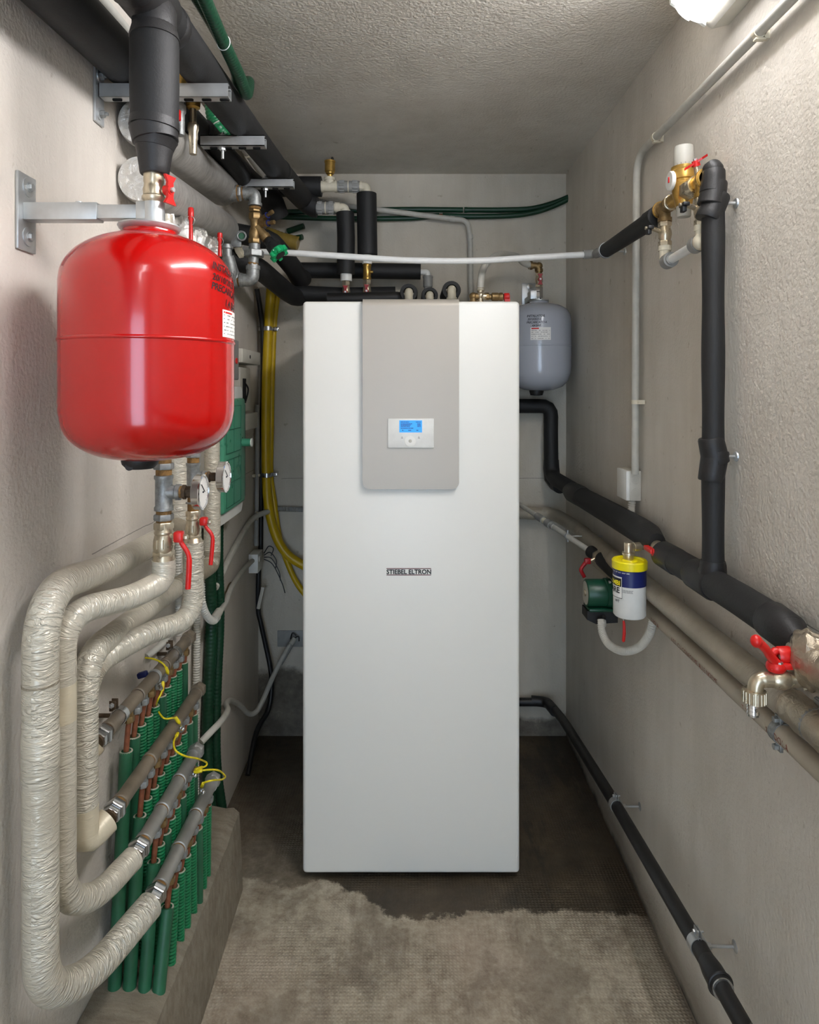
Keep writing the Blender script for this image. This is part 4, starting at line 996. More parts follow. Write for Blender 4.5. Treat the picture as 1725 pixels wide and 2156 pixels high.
# bracket
ay = 1.14
t = T('tank_wall_bracket', 'zinc arm and wall plate carrying the red tank on the left wall', 'bracket', (XL, ay, 1.76))
obj('wall_plate', G().box((XL+.0005, 1.113, 1.757), (XL+.006, 1.167, 1.888), .0015), MT['zinc'], t)
for z_ in (1.867, 1.782):
    c_ = V((XL+.006, 1.142, z_)); w_ = obj('washer', G().lathe(c_, (1, 0, 0), [(.0165, 0), (.0165, .0018), (.009, .003), (.009, .004)], 28), MT['zinc'], t)
    obj('bolt', G().hexn(c_+V((.003, 0, 0)), c_+V((.009, 0, 0)), .007), MT['zinc'], w_)
obj('arm', G().box((XL+.006, ay-.014, rz(466)), (-.529, ay+.014, rz(430)), .0012), MT['zinc'], t)
obj('arm', G().box((-.53, ay-.0115, rz(463)), (-.452, ay+.0115, rz(434)), .001).cyl((-.565, ay, rz(430)), (-.565, ay, rz(425)), .006), MT['zinc'], t)
obj('collar', G().cyl((-.4375, ay, rz(468)), (-.4375, ay, rz(428)), .0185, None, 28).box((-.4625, ay-.016, rz(466)), (-.44, ay+.016, rz(428)), .002), MT['zinc'], t)
tk = V((-.4375, ay, 0)); Z = lambda p: V((tk.x, tk.y, rz(p)))
t = T('tank_valve', 'nickel valve with red wing handle on top of the red tank', 'valve', Z(430))
obj('body', G().lathe(V((tk.x, tk.y, 0)), (0, 0, 1), [(.013, rz(432)), (.0155, rz(431)), (.0175, rz(424)), (.0195, rz(421)), (.0195, rz(415)), (.0172, rz(412)), (.0178, rz(400)), (.0165, rz(394)), (.0158, rz(388)), (.0168, rz(384)), (.0168, rz(366)), (.014, rz(364))], 32)
    .cyl(Z(403), Z(403)+V((.024, -.004, 0)), .006, None, 14), MT['nickel'], t)
butterfly(t, Z(403)+V((.026, -.006, 0)), (1, -.35, 0), (0, 0, .024), MT['red'], .0145)
# vertical black feed
t = T('tank_feed_pipe', 'black insulated drop pipe between the ceiling run and the red tank valve', 'pipe', Z(365))
ax_ = -.436
def ZV(p, dx=0): return V((ax_+dx, ay, rz(p)))
obj('insulation', G().tube([ZV(30), ZV(60), ZV(78), ZV(95), ZV(180), ZV(260), ZV(288), ZV(296)], [.034, .036, .0395, .0405, .0405, .0395, .038, .034], 32), MT['foam'], t)
hh = 1/SR
wraps(t, [(ZV(262), (.06, 0, 1), 10*hh, .0405, .0415), (ZV(283), (-.14, 0, 1), 16*hh, .0405, .038), (ZV(303), (.10, 0, 1), 10*hh, .0378, .032), (ZV(337), (0, 0, 1), 31*hh, .0315, .0240), (ZV(68), (.0, 0, 1), 16*hh, .035, .0415)])
# ================================================================== CEILING-LEVEL PIPES, LEFT
def slope(x, y, z0=2.207, y0=1.4, k=.0646): return V((x, y, z0+k*(y-y0)))
t = T('insulated_ceiling_pipe', 'long black insulated pipe under the ceiling, the right-hand one, resting on three channels', 'pipe', slope(-.449, 1.4), 'ceiling pipes')
obj('insulation', G().tube(dens([slope(-.449, -1.69), slope(-.449, 1.14), slope(-.448, 1.8), slope(-.444, 2.27)], .04), .0405, 26), MT['foam'], t)
obj('insulation', G().tube(dens(fil([slope(-.4445, 2.26), slope(-.436, 2.50), slope(-.428, 2.69), V((-.395, 2.70, 2.262)), V((-.372, 2.70, 2.26))], .03), .03), .0425, 26), MT['foam'], t)
obj('tape_wrap', G().tube([slope(-.4445, 2.25), slope(-.4445, 2.255), slope(-.444, 2.275), slope(-.444, 2.28)], [.041, .044, .044, .042], 26), MT['foamtape'], t)
for (y0_, y1_, r_) in ((1.085, 1.195, .0435), (1.225, 1.25, .043), (1.05, 1.084, .046)):
    obj('tape_wrap', G().tube([slope(-.449, y0_), slope(-.449, y0_+.005), slope(-.449, y1_-.005), slope(-.449, y1_)], [.041, r_, r_, .041], 28), MT['foamtape'], t)
obj('tape_wrap', G().tube([slope(-.442, 1.14), ZV(30), ZV(60)], [.03, .037, .0365], 28), MT['foamtape'], t)
t = T('insulated_ceiling_pipe', 'wide black insulated pipe against the upper left wall, left-hand one behind the red tank feed', 'pipe', slope(-.605, 1.4, 2.212), 'ceiling pipes')
obj('insulation', G().tube(dens([slope(-.606, -1.69, 2.215), slope(-.606, 1.4, 2.215), slope(-.604, 2.2, 2.218)], .04), .0485, 26), MT['foam'], t)
obj('insulation', G().tube(dens(fil([slope(-.604, 2.19, 2.216), slope(-.58, 2.45, 2.20), slope(-.545, 2.62, 2.19), slope(-.530, 2.66, 2.13)], .06), .03), .05, 26), MT['foam'], t)

for k_, (y_, z_, x1_, lab) in enumerate(((1.40, 2.137, -.381, 'nearest of three galvanised support channels under the ceiling pipes'), (1.754, 2.163, -.381, 'middle one of three galvanised support channels under the ceiling pipes'), (2.19, 2.187, -.381, 'farthest of three galvanised support channels, in shade under the ceiling pipes'))):
    t = T('support_channel', lab, 'bracket', (XL, y_, z_), 'support channels')
    h_ = .028; d_ = .028; th = .0022; xs_ = XL+.008 if k_ == 0 else -.5505
    g = G().box((xs_, y_, z_), (x1_, y_+th, z_+h_)).box((xs_, y_, z_), (x1_, y_+d_, z_+th)).box((xs_, y_, z_+h_-th), (x1_, y_+d_*.35, z_+h_)).box((xs_, y_+d_-th, z_), (x1_, y_+d_, z_+h_*.8)).box((xs_, y_+d_-.009, z_+h_*.78), (x1_, y_+d_, z_+h_*.8+th))
    obj('channel', g, MT['zinc'], t)
    g = G(); x = xs_+.022
    while x < x1_-.02:
        g.box((x, y_+.010, z_-.0006), (x+.020, y_+.018, z_+.0002), .003, 3); x += .038
    obj('slot', g, MT['dark'], t)
    if k_ == 0: obj('wall_plate', G().box((XL+.0005, y_-.012, z_-.055), (XL+.006, y_+.028, z_+.065), .001), MT['zinc'], t)
    for dz in ((.045, -.035) if k_ == 0 else ()):
        c_ = V((XL+.006, y_+.006, z_+dz)); w_ = obj('washer', G().lathe(c_, (1, 0, 0), [(.013, 0), (.013, .002), (.007, .003)], 24), MT['zinc'], t)
        obj('nut', G().hexn(c_+V((.002, 0, 0)), c_+V((.011, 0, 0)), .0085).cyl(c_, c_+V((.018, 0, 0)), .004), MT['castzinc'], w_)
    if k_:
        c_ = V((-.515+.02*k_, y_+.014, z_)); obj('bolt', G().hexn(c_-V((0, 0, .008)), c_, .009).cyl(c_-V((0, 0, .03)), c_+V((0, 0, .04)), .004).cyl(c_+V((0, 0, .028)), c_+V((0, 0, .031)), .014), MT['zinc'], t)

# aluminium jacketed cylinders
for (za, lab, nm) in ((2.124, 'upper of two scuffed aluminium-jacketed cylinders along the left wall', 0), (1.995, 'lower of two scuffed aluminium-jacketed cylinders along the left wall', 1)):
    a_, b_ = slope(-.6055, 1.505, za, 1.505, .07), slope(-.6055, 2.165, za, 1.505, .07)
    t = T('distribution_cylinder', lab, 'tank', a_, 'jacketed cylinders')
    rc = .0525; u = (b_-a_).normalized()
    obj('jacket', G().tube([a_, a_+u*.003, b_-u*.003, b_], [rc*.98, rc, rc, rc*.97], 40), MT['alu'], t)
    obj('foil_end', G().tube([a_-u*.012, a_-u*.010, a_+u*.012], [rc*.55, rc*.93, rc*1.02], 40), MT['foil'], t, 'crumpled foil end cap')
    g = G().tube([a_+u*.001+V((.03, 0, -.035)), a_+u*.12+V((.03, 0, -.045))], [.045, .03], 18); 
    obj('end_flange', G().tube([b_, b_+u*.006, b_+u*.010, b_+u*.02], [rc*.97, rc*.9, rc*.62, rc*.5], 32), MT['castzinc'], t)
# web between them
g = G().box((-.652, 1.52, 2.02), (-.600, 2.29, 2.16)); 
for k_ in range(8): pass
t = T('air_vent', 'brass air vent just below the nearest channel, right of the black feed pipe', 'air vent', (-.53, 1.634, 2.13), 'brass air vents')
V1 = V((-.530, 1.634, 0)); s1 = F/1.634; z1 = lambda p: H+(820-p)/s1
obj('body', G().lathe(V1, (0, 0, 1), [(.010, z1(230)), (.0165, z1(227)), (.0180, z1(214)), (.0180, z1(190)), (.014, z1(184)), (.014, z1(174)), (.008, z1(172))], 28), MT['brass'], t)
obj('shutoff', G().lathe(V1, (0, 0, 1), [(.009, z1(325)), (.010, z1(296)), (.0115, z1(292)), (.011, z1(280)), (.0135, z1(274)), (.0135, z1(262)), (.008, z1(258)), (.008, z1(226))], 20), MT['nickel'], t)
t = T('air_vent', 'brass air vent half hidden by the black feed pipe, just above the nearest channel', 'air vent', (-.53, 1.536, 2.13), 'brass air vents')
V2 = V((-.530, 1.536, 0)); s2 = F/1.536; z2 = lambda p: H+(820-p)/s2
obj('body', G().lathe(V2, (0, 0, 1), [(.010, z2(204)), (.0175, z2(200)), (.0175, z2(186)), (.0175, z2(166)), (.0155, z2(164)), (.015, z2(146)), (.008, z2(140))], 28), MT['brass'], t)
obj('shutoff', G().lathe(V2, (0, 0, 1), [(.012, z2(285)), (.012, z2(240)), (.015, z2(236)), (.015, z2(222)), (.010, z2(220)), (.010, z2(204))], 20), MT['castzinc'], t)
obj('handle', G().box(V((-.540, 1.510, z2(262))), V((-.520, 1.52, z2(240))), .002), MT['red'], t)
# wall conduit & ceiling conduit
obj('wall_cable_conduit', G().tube(dens([V((-.645, -1.69, 2.29)), V((-.645, 2.6, 2.36))], .1), .010, 14), MT['ltgrey'], label='grey conduit on the left wall above the wide black pipe', cat='conduit')
t = T('ceiling_conduit', 'grey conduit clipped in the corner of ceiling and left wall, behind the black pipes', 'conduit', (-.63, 2.4, 2.43))
obj('conduit', G().cyl((-.635, .9, 2.440), (-.630, 2.9, 2.440), .0120), MT['ltgrey'], t)
for y_ in (1.95, 2.25, 2.6): obj('saddle_clip', G().band((-.632, y_, 2.440), (0, 1, 0), .0120, .012, .002).box((-.648, y_-.006, 2.446), (-.616, y_+.006, ZC)), MT['cream_pl'], t)
# green hoses at the ceiling
def GH(p, q, x): return atx(p, q, x)
t = T('green_ceiling_hose', 'outer green ribbed hose tied along the right-hand ceiling pipe', 'hose', (-.39, 1.3, 2.27), 'green ceiling hoses')
q = [V((-.388, -1.69, 2.10)), V((-.388, .62, 2.245)), V((-.388, 1.12, 2.268)), GH(472, 92, -.385), GH(504, 160, -.385), GH(519, 198, -.390), V((-.40, 1.66, 2.288)), V((-.43, 1.72, 2.292))]
obj('hose', G().tube(cr(q, 12), .0135, 18, corr=.009, amp=.03), MT['hosegreen'], t)
obj('zip_tie', G().ring(GH(471, 90, -.3855), (.3, 1, .1), .0150, .0011, 28, 5).box(GH(471, 90, -.3855)+V((-.003, -.003, .013)), GH(471, 90, -.3855)+V((.003, .003, .021))), MT['whitepl'], t)
obj('green_ceiling_hose', G().tube(cr([V((-.415, -1.69, 2.11)), V((-.415, .62, 2.252)), V((-.412, 1.15, 2.275)), V((-.410, 1.40, 2.285)), V((-.418, 1.6, 2.290)), V((-.44, 1.70, 2.29))], 10), .0135, 18, corr=.009, amp=.03), MT['hosegreen'],
    label='inner green hose between the right-hand ceiling pipe and the outer green hose', cat='hose', group='green ceiling hoses')
g = G().tube(cr([V((-.44, 1.9, 2.40)), V((-.49, 1.9, 2.385)), V((-.53, 1.9, 2.33)), V((-.55, 1.9, 2.27))], 8), .018, 16, corr=.01, amp=.05)
t = T('green_cross_hose', 'bright green ribbed hose crossing behind the right-hand ceiling pipe, below the first channel', 'hose', at(455, 280, 1.95))
obj('hose', G().tube(cr([at(446, 215, 1.95), at(449, 245, 1.95), at(462, 272, 1.95), at(482, 292, 1.97)], 8), .020, 16, corr=.01, amp=.05), MT['green'], t)
obj('zip_tie', G().ring(at(459, 264, 1.95), (.5, 0, -.8), .0215, .002, 24, 5), MT['ltgrey'], t)

# ================================================================== BALANCING VALVE ASSEMBLY (plane y = 2.29)
yb = 2.13
def D(a, b, dy=0): return at(a, b, yb+dy)
t = T('galvanised_header_loop', 'galvanised elbows and unions linking the far ends of the two cylinders', 'pipe fitting', D(530, 600))
obj('flange_nut', G().cyl(D(486, 407), D(501, 407), .0265, None, 28).hexn(D(502, 407), D(509, 407), .0255).cyl(D(507, 407), D(516, 407), .021), MT['castzinc'], t)
obj('hemp_ring', G().cyl(D(500, 407), D(503, 407), .0262).cyl(D(511, 407), D(514, 407), .0215).cyl(D(537, 436), D(537, 441), .0185).cyl(D(533, 553), D(533, 558), .0165).cyl(D(499, 591), D(505, 590), .0175), MT['hemp'], t)
obj('elbow', G().tube(fil([D(514, 407), D(537, 407), D(537, 432)], .035, 10), .0195, 22).cyl(D(514, 407), D(519, 407), .0225).cyl(D(537, 428), D(537, 434), .0225), MT['castzinc'], t)
obj('elbow', G().tube(fil([D(533, 563), D(532, 590), D(508, 590)], .045, 10), .0205, 22).cyl(D(533, 560), D(533, 568), .0225).cyl(D(511, 590), D(506, 590), .0235), MT['castzinc'], t)
obj('union_nut', G().hexn(D(535, 541), D(535, 527), .0325).cyl(D(536, 527), D(536, 514), .0180).cyl(D(534, 541), D(533, 554), .0165).hexn(D(533, 565), D(533, 556), .0185), MT['castzinc'], t)
obj('lower_pipe', G().cyl(D(500, 591), D(455, 600), .022, None, 22).cyl(D(501, 591), D(490, 592), .0215), MT['castzinc'], t)
obj('tee_branch', G().tube(cr([D(480, 545), D(487, 570), D(496, 590)], 6), .022, 18), MT['castzinc'], t)
t = T('balancing_valve', 'brass balancing valve with bright green handwheel between the galvanised elbows', 'valve', D(540, 505))
obj('body', G().hexn(D(537, 441), D(537, 447), .019).hexn(D(537, 449), D(537, 463), .0205).lathe(D(537, 463), D(536, 503)-D(537, 463), [(.017, 0), (.0135, .010), (.0125, .022), (.0165, .034), (.0185, .048), (.017, .058), (.0155, .066)], 24).hexn(D(536, 502), D(536, 513), .0200), MT['bronze'], t)
k0, k1 = D(541, 478), D(562, 503)
obj('bonnet', G().cyl(k0, k1, .0145, None, 20).cyl(k1-(k1-k0)*.25, k1, .0175, .0165, 20).hexn(k1, k1+(k1-k0)*.2, .0145), MT['bronze'], t)
kd = (D(597, 545)-D(562, 503)).normalized(); kd = (kd+V((0, -.18, 0))).normalized()
n0 = k1+kd*.004
obj('handwheel_base', G().lathe(n0, kd, [(.014, 0), (.017, .004), (.017, .018), (.022, .022), (.0245, .045), (.0245, .052)], 28), MT['black'], t)
g = G(); wc = n0+kd*.048
g.lathe(wc, kd, [(.026, 0), (.0275, .003), (.0275, .016), (.020, .020)], 32)
a_ = V((0, 0, 1)); N1 = (a_-kd*a_.dot(kd)).normalized(); B1 = kd.cross(N1)
for k in range(6):
    th = 2*PI*k/6; d_ = N1*math.cos(th)+B1*math.sin(th); g.cyl(wc+d_*.025+kd*.006, wc+d_*.025+kd*.022, .0085, .0075, 12)
hw = obj('handwheel', g, MT['knob'], t)
obj('handwheel_cap', G().cyl(wc+kd*.018, wc+kd*.0225, .0165, None, 24), MT['black'], hw)
g = G()
for k in range(9):
    th = PI*.5+PI*k/9; d_ = N1*math.cos(th)+B1*math.sin(th); p_ = wc+d_*.0277+kd*.006; g.box(p_-V((.0011, .0011, .0016)), p_+V((.0011, .0011, .0016)))
obj('scale_marks', g, MT['paper'], hw)
for (qa, qb) in (((546, 466), (566, 457)), ((546, 473), (568, 473))):
    a_, b_ = D(*qa), D(*qb)+V((0, -.02, 0)); e_ = b_+(b_-a_)*.3
    tp = obj('test_point', G().cyl(a_, a_.lerp(b_, .6), .0105, .009, 16).hexn(a_.lerp(b_, .6), b_, .0095).cyl(b_, e_, .0055), MT['bronze'], t)
    obj('seal_ring', G().ring(b_, b_-a_, .0088, .0022, 20, 6), MT['blue'], tp); obj('cap', G().hexn(e_, e_+(b_-a_)*.35, .0075), MT['bronze'], tp)
obj('drain_lug', G().cyl(at(509, 497, 2.15)+V((0, -.01, 0)), at(509, 497, 2.15), .0155, None, 24).box(at(485, 520, 2.142), at(508, 492, 2.142)+V((0, .008, 0)), .003), MT['castzinc'], label='grey metal lug with a round hole at the far end of the lower cylinder', cat='bracket')
t = T('plug_socket', 'round dark socket with green centre at the far end of the lower cylinder', 'fitting', at(510, 505, 2.135))
obj('rim', G().ring(at(509, 497, 2.136), (0, 1, 0), .0135, .0035), MT['castzinc'], t)
obj('centre', G().cyl(at(509, 497, 2.1362), at(509, 497, 2.14), .0095), MT['dkgreen'], t)
obj('hole', G().cyl(at(509, 497, 2.1375), at(509, 497, 2.14), .0125), MT['dark'], t)
t = T('white_elbow_joint', 'cream ring and elbow where the white crossing pipe leaves the lower cylinder', 'pipe fitting', at(505, 540, 2.3))
obj('elbow', G().tube(fil([at(478, 540, 2.30), at(500, 535, 2.30), at(514, 528, 2.30)], .02), .0165, 18).cyl(at(500, 534, 2.295), at(508, 530, 2.295), .021, None, 24), MT['cream_pl'], t)

# black diagonal pipes D, E along the left wall
t = T('insulated_return_pipe', 'black insulated pipe along the left wall behind the balancing valve, upper of two slanting ones', 'pipe', (-.46, 2.6, 2.0), 'slanting return pipes')
obj('insulation', G().tube(dens(fil([V((-.640, 2.42, 2.09)), V((-.505, 2.42, 2.065)), V((-.452, 2.62, 1.995)), V((-.45, 2.735, 1.972)), V((-.44, 2.77, 1.985))], .04), .03), .037, 24), MT['foam'], t)
t = T('insulated_return_pipe', 'black insulated pipe along the left wall above the yellow hoses, lower of two slanting ones', 'pipe', (-.48, 2.6, 1.9), 'slanting return pipes')
obj('insulation', G().tube(dens(fil([V((-.63, 2.30, 1.975)), V((-.545, 2.36, 1.96)), V((-.485, 2.64, 1.908)), V((-.462, 2.70, 1.895)), V((-.45, 2.73, 1.90))], .05), .03), .0375, 24), MT['foam'], t)
t = T('insulated_return_pipe', 'black insulated pipe between the wide ceiling pipe and the aluminium cylinders', 'pipe', (-.58, 2.2, 2.2), 'slanting return pipes')
obj('insulation', G().tube(dens([V((-.575, 1.86, 2.245)), V((-.55, 2.1, 2.225)), V((-.552, 2.20, 2.222)), V((-.575, 2.30, 2.23))], .03), .033, 22), MT['foam'], t)
c_ = at(488, 345, 2.14)
obj('p_clamp', G().band(at(474, 340, 2.12), (.2, 1, 0), .031, .016, .003).cyl(c_, c_+V((.03, 0, .0)), .003).cyl(c_+V((.012, 0, .006)), c_+V((.012, 0, -.03)), .0025), MT['zinc'], t)

# foil wrapped valves behind the tank
for (p_, q0, q1, yl, lab) in ((402, 437, 512, 1.655, 'red pin-shaped lever pointing up behind the red tank, nearer one'), (463, 490, 540, 1.86, 'red pin-shaped lever pointing up behind the red tank, farther one')):
    A_, B_ = at(p_, q1, yl), at(p_, q0, yl)
    t = T('foil_valve_lever', lab, 'lever', A_, 'pin levers')
    L_ = (B_-A_).length; obj('lever', G().lathe(A_, (0, 0, 1), [(.0055, 0), (.005, L_*.2), (.0045, L_*.6), (.0075, L_*.72), (.007, L_*.97), (.005, L_)], 16), MT['red'], t)
    obj('ring', G().ring(A_+V((0, -.004, L_*.62)), (0, 1, .2), .011, .0009, 24, 5), MT['zinc'], t)
for (pts, r_, lab) in (([at(352, 440, 1.66), at(355, 500, 1.66), at(357, 560, 1.66)], .018, 'silver foil-wrapped fitting just right of the tank collar'),
                       ([at(380, 458, 1.70), at(381, 500, 1.70), at(381, 560, 1.70)], .028, 'silver foil-wrapped valve body behind the nearer red pin lever'),
                       ([at(418, 482, 1.76), at(416, 505, 1.76), at(412, 570, 1.76)], .027, 'silver foil-wrapped valve body between the two red pin levers'),
                       ([at(446, 500, 1.9), at(443, 530, 1.9), at(440, 600, 1.9)], .025, 'silver foil-wrapped valve body behind the farther red pin lever')):
    top_ = pts[0]; ln = (pts[0]-pts[-1]).length
    g = G().lathe(pts[-1], pts[0]-pts[-1], [(r_*1.05, 0), (r_, ln*.3), (r_*1.08, ln*.5), (r_*.95, ln*.62), (r_*1.1, ln*.8), (r_*.9, ln*.93), (r_*.5, ln), (.001, ln*1.02)], 28, True, False)
    g.v = [tuple(V(p)+V((math.sin(p[2]*330+p[1]*210), math.sin(p[0]*300+p[2]*260), math.sin(p[0]*400+p[1]*310)))*.0028) for p in g.v]
    obj('foil_wrapped_valve', g, MT['foil'], label=lab, cat='valve', group='foil-wrapped valves')
t = T('cylinder_outlet', 'galvanised outlet stub under the far end of the lower cylinder, right of the tank', 'pipe fitting', at(480, 545, 2.15))
obj('pipe', G().cyl(at(478, 515, 2.10), at(480, 548, 2.10), .014).cyl(at(478, 519, 2.10), at(478, 524, 2.10), .019).tube(cr([at(480, 540, 2.10), at(487, 570, 2.11), at(484, 600, 2.12)], 5), .0185, 18), MT['castzinc'], t)

# ================================================================== RISERS WITH GAUGES
def riser(cx_, x_, pys, scale, labs, gaugepx, leverpts, grp):
    y_ = F*x_/(cx_-CX); s_ = F/y_; zf = lambda p: H+(820-p)/s_; c_ = lambda p, dx=0, dy=0: V((x_+dx, y_+dy, zf(p)))
    (a0, a1, a2, t0, t1, n1, n2, v0, v1, gy) = pys; k = scale
    t = T('riser_tee', labs[0], 'pipe fitting', c_(t1), grp+' tees')
    obj('upper_thread', G().cyl(c_(a0), c_(a1), .0150*k).cyl(c_(a2), c_(t0), .0158*k), MT['hemp'], t)
    obj('hex_nut', G().hexn(c_(a1), c_(a2), .0205*k), MT['castzinc'], t)
    L_ = zf(t0)-zf(t1)
    gz_ = zf(gy)
    obj('body', G().lathe(V((x_, y_, 0)), (0, 0, 1), [(.015*k, zf(t1)), (.0190*k, zf(t1)+.001), (.0190*k, zf(t1)+.007*k), (.0170*k, zf(t1)+.010*k), (.0170*k, zf(t0)-.010*k), (.0190*k, zf(t0)-.007*k), (.0190*k, zf(t0)-.001), (.015*k, zf(t0))], 28)
        .tube([V((x_, y_, gz_)), V((x_+.024*k, y_, gz_)), V((x_+.026*k, y_, gz_)), V((x_+.034*k, y_, gz_))], [.0160*k, .0140*k, .0165*k, .0165*k], 24), MT['castzinc'], t)
    obj('branch_thread', G().cyl((x_+.034*k, y_, gz_), (x_+.040*k, y_, gz_), .0125*k), MT['hemp'], t)
    obj('branch_nut', G().hexn((x_+.038*k, y_, gz_), (x_+.046*k, y_, gz_), .0150*k).hexn((x_+.046*k, y_, gz_), (x_+.060*k, y_, gz_), .0120*k), MT['rust'], t)
    gx = (gaugepx-CX)/s_
    u = T('pressure_gauge', labs[1], 'gauge', (gx, y_, gz_-.036), 'pressure gauges')
    o_ = V((gx-.008, y_, gz_)); rg = .0355
    obj('case', G().lathe(o_, (1, 0, 0), [(.004, -.004), (rg*.8, -.002), (rg*.96, 0), (rg, .002), (rg, .013), (rg*1.02, .014), (rg*1.02, .017), (rg*.93, .018), (rg*.92, .0155)], 48, True, False), MT['chrome'], u)
    dl = obj('dial', G().lathe(o_, (1, 0, 0), [(rg*.92, .0150), (.0005, .0152)], 40, False, False), MT['paper'], u)
    g = G()
    for m_ in range(25):
        th = math.radians(-45+270*m_/24); dr = V((0, math.cos(th), math.sin(th))); tg = V((0, -dr.z, dr.y)); p_ = o_+V((.0156, 0, 0)); w_ = .0004
        l_ = .006 if m_ % 4 == 0 else .003
        g.add([p_+dr*rg*.85-tg*w_, p_+dr*rg*.85+tg*w_, p_+dr*(rg*.85-l_)+tg*w_, p_+dr*(rg*.85-l_)-tg*w_], [(0, 1, 2, 3)])
    obj('dial_marks', g, MT['ink'], dl)
    obj('needle', G().box(o_+V((.0156, -.0007, -.006)), o_+V((.0164, .0007, .022)), 0, rot=Matrix.Rotation(.9, 3, 'X')).cyl(o_+V((.015, 0, 0)), o_+V((.0168, 0, 0)), .002), MT['ink'], dl)
    obj('stem', G().cyl((x_+.055*k, y_, gz_), o_, .008*k), MT['rust'], u)
    w = T('riser_ball_valve', labs[2], 'valve', c_(v1), grp+' valves')
    obj('thread', G().cyl(c_(t1), c_(v0), .0150*k), MT['hemp'], w)
    obj('hex_nut', G().hexn(c_(n1), c_(n2), .0200*k), MT['castzinc'], w)
    obj('body', G().lathe(V((x_, y_, 0)), (0, 0, 1), [(.016*k, zf(v1)), (.0182*k, zf(v1)+.001), (.0182*k, zf(v1)+.009*k), (.0205*k, zf(v1)+.013*k), (.0212*k, zf(v1)+.022*k), (.0205*k, zf(v1)+.034*k), (.0182*k, zf(v1)+.044*k), (.0176*k, zf(v0)-.024*k), (.0190*k, zf(v0)-.022*k), (.0190*k, zf(v0)-.018*k), (.0176*k, zf(v0)-.016*k), (.0176*k, zf(v0)-.001), (.015*k, zf(v0))], 32), MT['nickel'], w)
    obj('hex_end', G().hexn(c_(v1), V((x_, y_, zf(v1)+.014*k)), .0215*k), MT['nickel'], w)
    obj('hex_end', G().hexn(V((x_, y_, zf(v0)-.014*k)), V((x_, y_, zf(v0)+.001)), .0200*k), MT['nickel'], w)
    obj('raised_mark', G().box((x_-.0075*k, y_-.0222*k, zf(v1)+.020*k), (x_-.0055*k, y_-.016*k, zf(v1)+.038*k)).box((x_-.001*k, y_-.0225*k, zf(v1)+.020*k), (x_+.001*k, y_-.016*k, zf(v1)+.038*k)).box((x_+.0055*k, y_-.0222*k, zf(v1)+.020*k), (x_+.0075*k, y_-.016*k, zf(v1)+.038*k)), MT['nickel'], w)
    lp = [V(((a-CX)/s_+dx, y_-.012, zf(b))) for a, b, dx in leverpts]
    obj('stem', G().cyl(V((x_, y_, lp[0].z)), lp[0]+V((.016, 0, 0)), .0055*k, None, 14).hexn(lp[0]+V((.010, 0, 0)), lp[0]+V((.016, 0, 0)), .006), MT['nickel'], w)
    g = G().box(lp[0]-V((.010*k, .010, .010*k)), lp[0]+V((.008, .010, .012*k)), .004)
    g.tube(fil(lp, .012, 5), lambda u_: .0048*k if u_ < .45 else .0056*k, 14)
    obj('lever', g, MT['red'], w)
    return x_, y_, zf
X1, Y1, zf1 = riser(345, -.50, (945, 975, 988, 1000, 1075, 1082, 1095, 1100, 1172, 1036), 1.0,
    ('galvanised tee directly under the red tank carrying the nearer gauge', 'chrome-rimmed pressure gauge, nearer and lower of the two', 'nickel ball valve with long red lever, nearer of two under the red tank'),
    420, [(382, 1128, 0), (386, 1140, 0), (403, 1165, 0), (402, 1200, 0), (400, 1236, 0)], 'nearer')
X2, Y2, zf2 = riser(407, -.50, (935, 950, 963, 974, 1040, 1056, 1060, 1076, 1134, 1004), .86,
    ('galvanised tee behind the first one carrying the farther gauge', 'chrome-rimmed pressure gauge, farther and higher of the two', 'nickel ball valve with red lever, farther of two under the red tank'),
    470, [(433, 1096, 0), (437, 1108, 0), (452, 1125, 0), (450, 1155, 0), (447, 1186, 0)], 'farther')

for (x_, y_, z_, e_, lab) in ((X1, Y1, zf1(950), V((-.59, 1.62, 1.945)), 'nearer jacketed riser hidden behind the red tank, above the nearer tee'), (X2, Y2, zf2(940), V((-.592, 1.70, 1.945)), 'farther jacketed riser behind the red tank, above the farther tee')):
    obj('jacketed_riser', G().tube(dens(fil([V((x_, y_, z_)), V((x_, y_, 1.76)), e_+V((0, 0, -.05)), e_], .06), .012), .0145, 20), MT['cream'], label=lab, cat='pipe', group='risers behind the red tank')
# ================================================================== CREAM JACKETED PIPES
def W(p, q, x): return atx(p, q, x)
cream_lab = 'cream jacketed pipe, '
t = T('jacketed_pipe', cream_lab+'outermost loop on the left, thickest, ending at the lowest manifold', 'pipe', (-.6, 1.08, .45), 'cream jacketed pipes')
rP = .0275
p1 = [V((-.60, 1.736, 1.80)), V((-.60, 1.736, 1.155)), V((-.60, 1.30, 1.165)), V((-.60, 1.083, 1.195)), V((-.60, 1.083, .535)), V((-.575, 1.19, .464)), V((-.5255, 1.349, .473))]
obj('jacket', G().tube(dens(fil(p1[1:], [.05, .11, .09, .09], 10), .012), rP, 30), MT['cream'], t)
obj('jacket', G().tube(dens([V((-.60, 1.736, 2.0)), V((-.60, 1.736, 1.17))], .02), .0245, 24), MT['cream'], t)
obj('jacket_sleeve', G().tube([V((-.60, 1.083, .965)), V((-.60, 1.083, .963)), V((-.60, 1.083, .887)), V((-.60, 1.083, .885))], [.0275, .0285, .0285, .0275], 30), MT['cream'], t, 'separate smooth sleeve section')
obj('jacket_gap', G().tube([V((-.60, 1.083, 1.0445)), V((-.60, 1.083, 1.0405))], .0279, 30), MT['creamdark'], t)
obj('end_wrap', G().tube(fil([V((-.60, 1.745, 1.165)), V((-.60, 1.66, 1.158)), V((-.60, 1.50, 1.159))], .03), .0272, 26), MT['creamdark'], t, 'dusty grey end section')
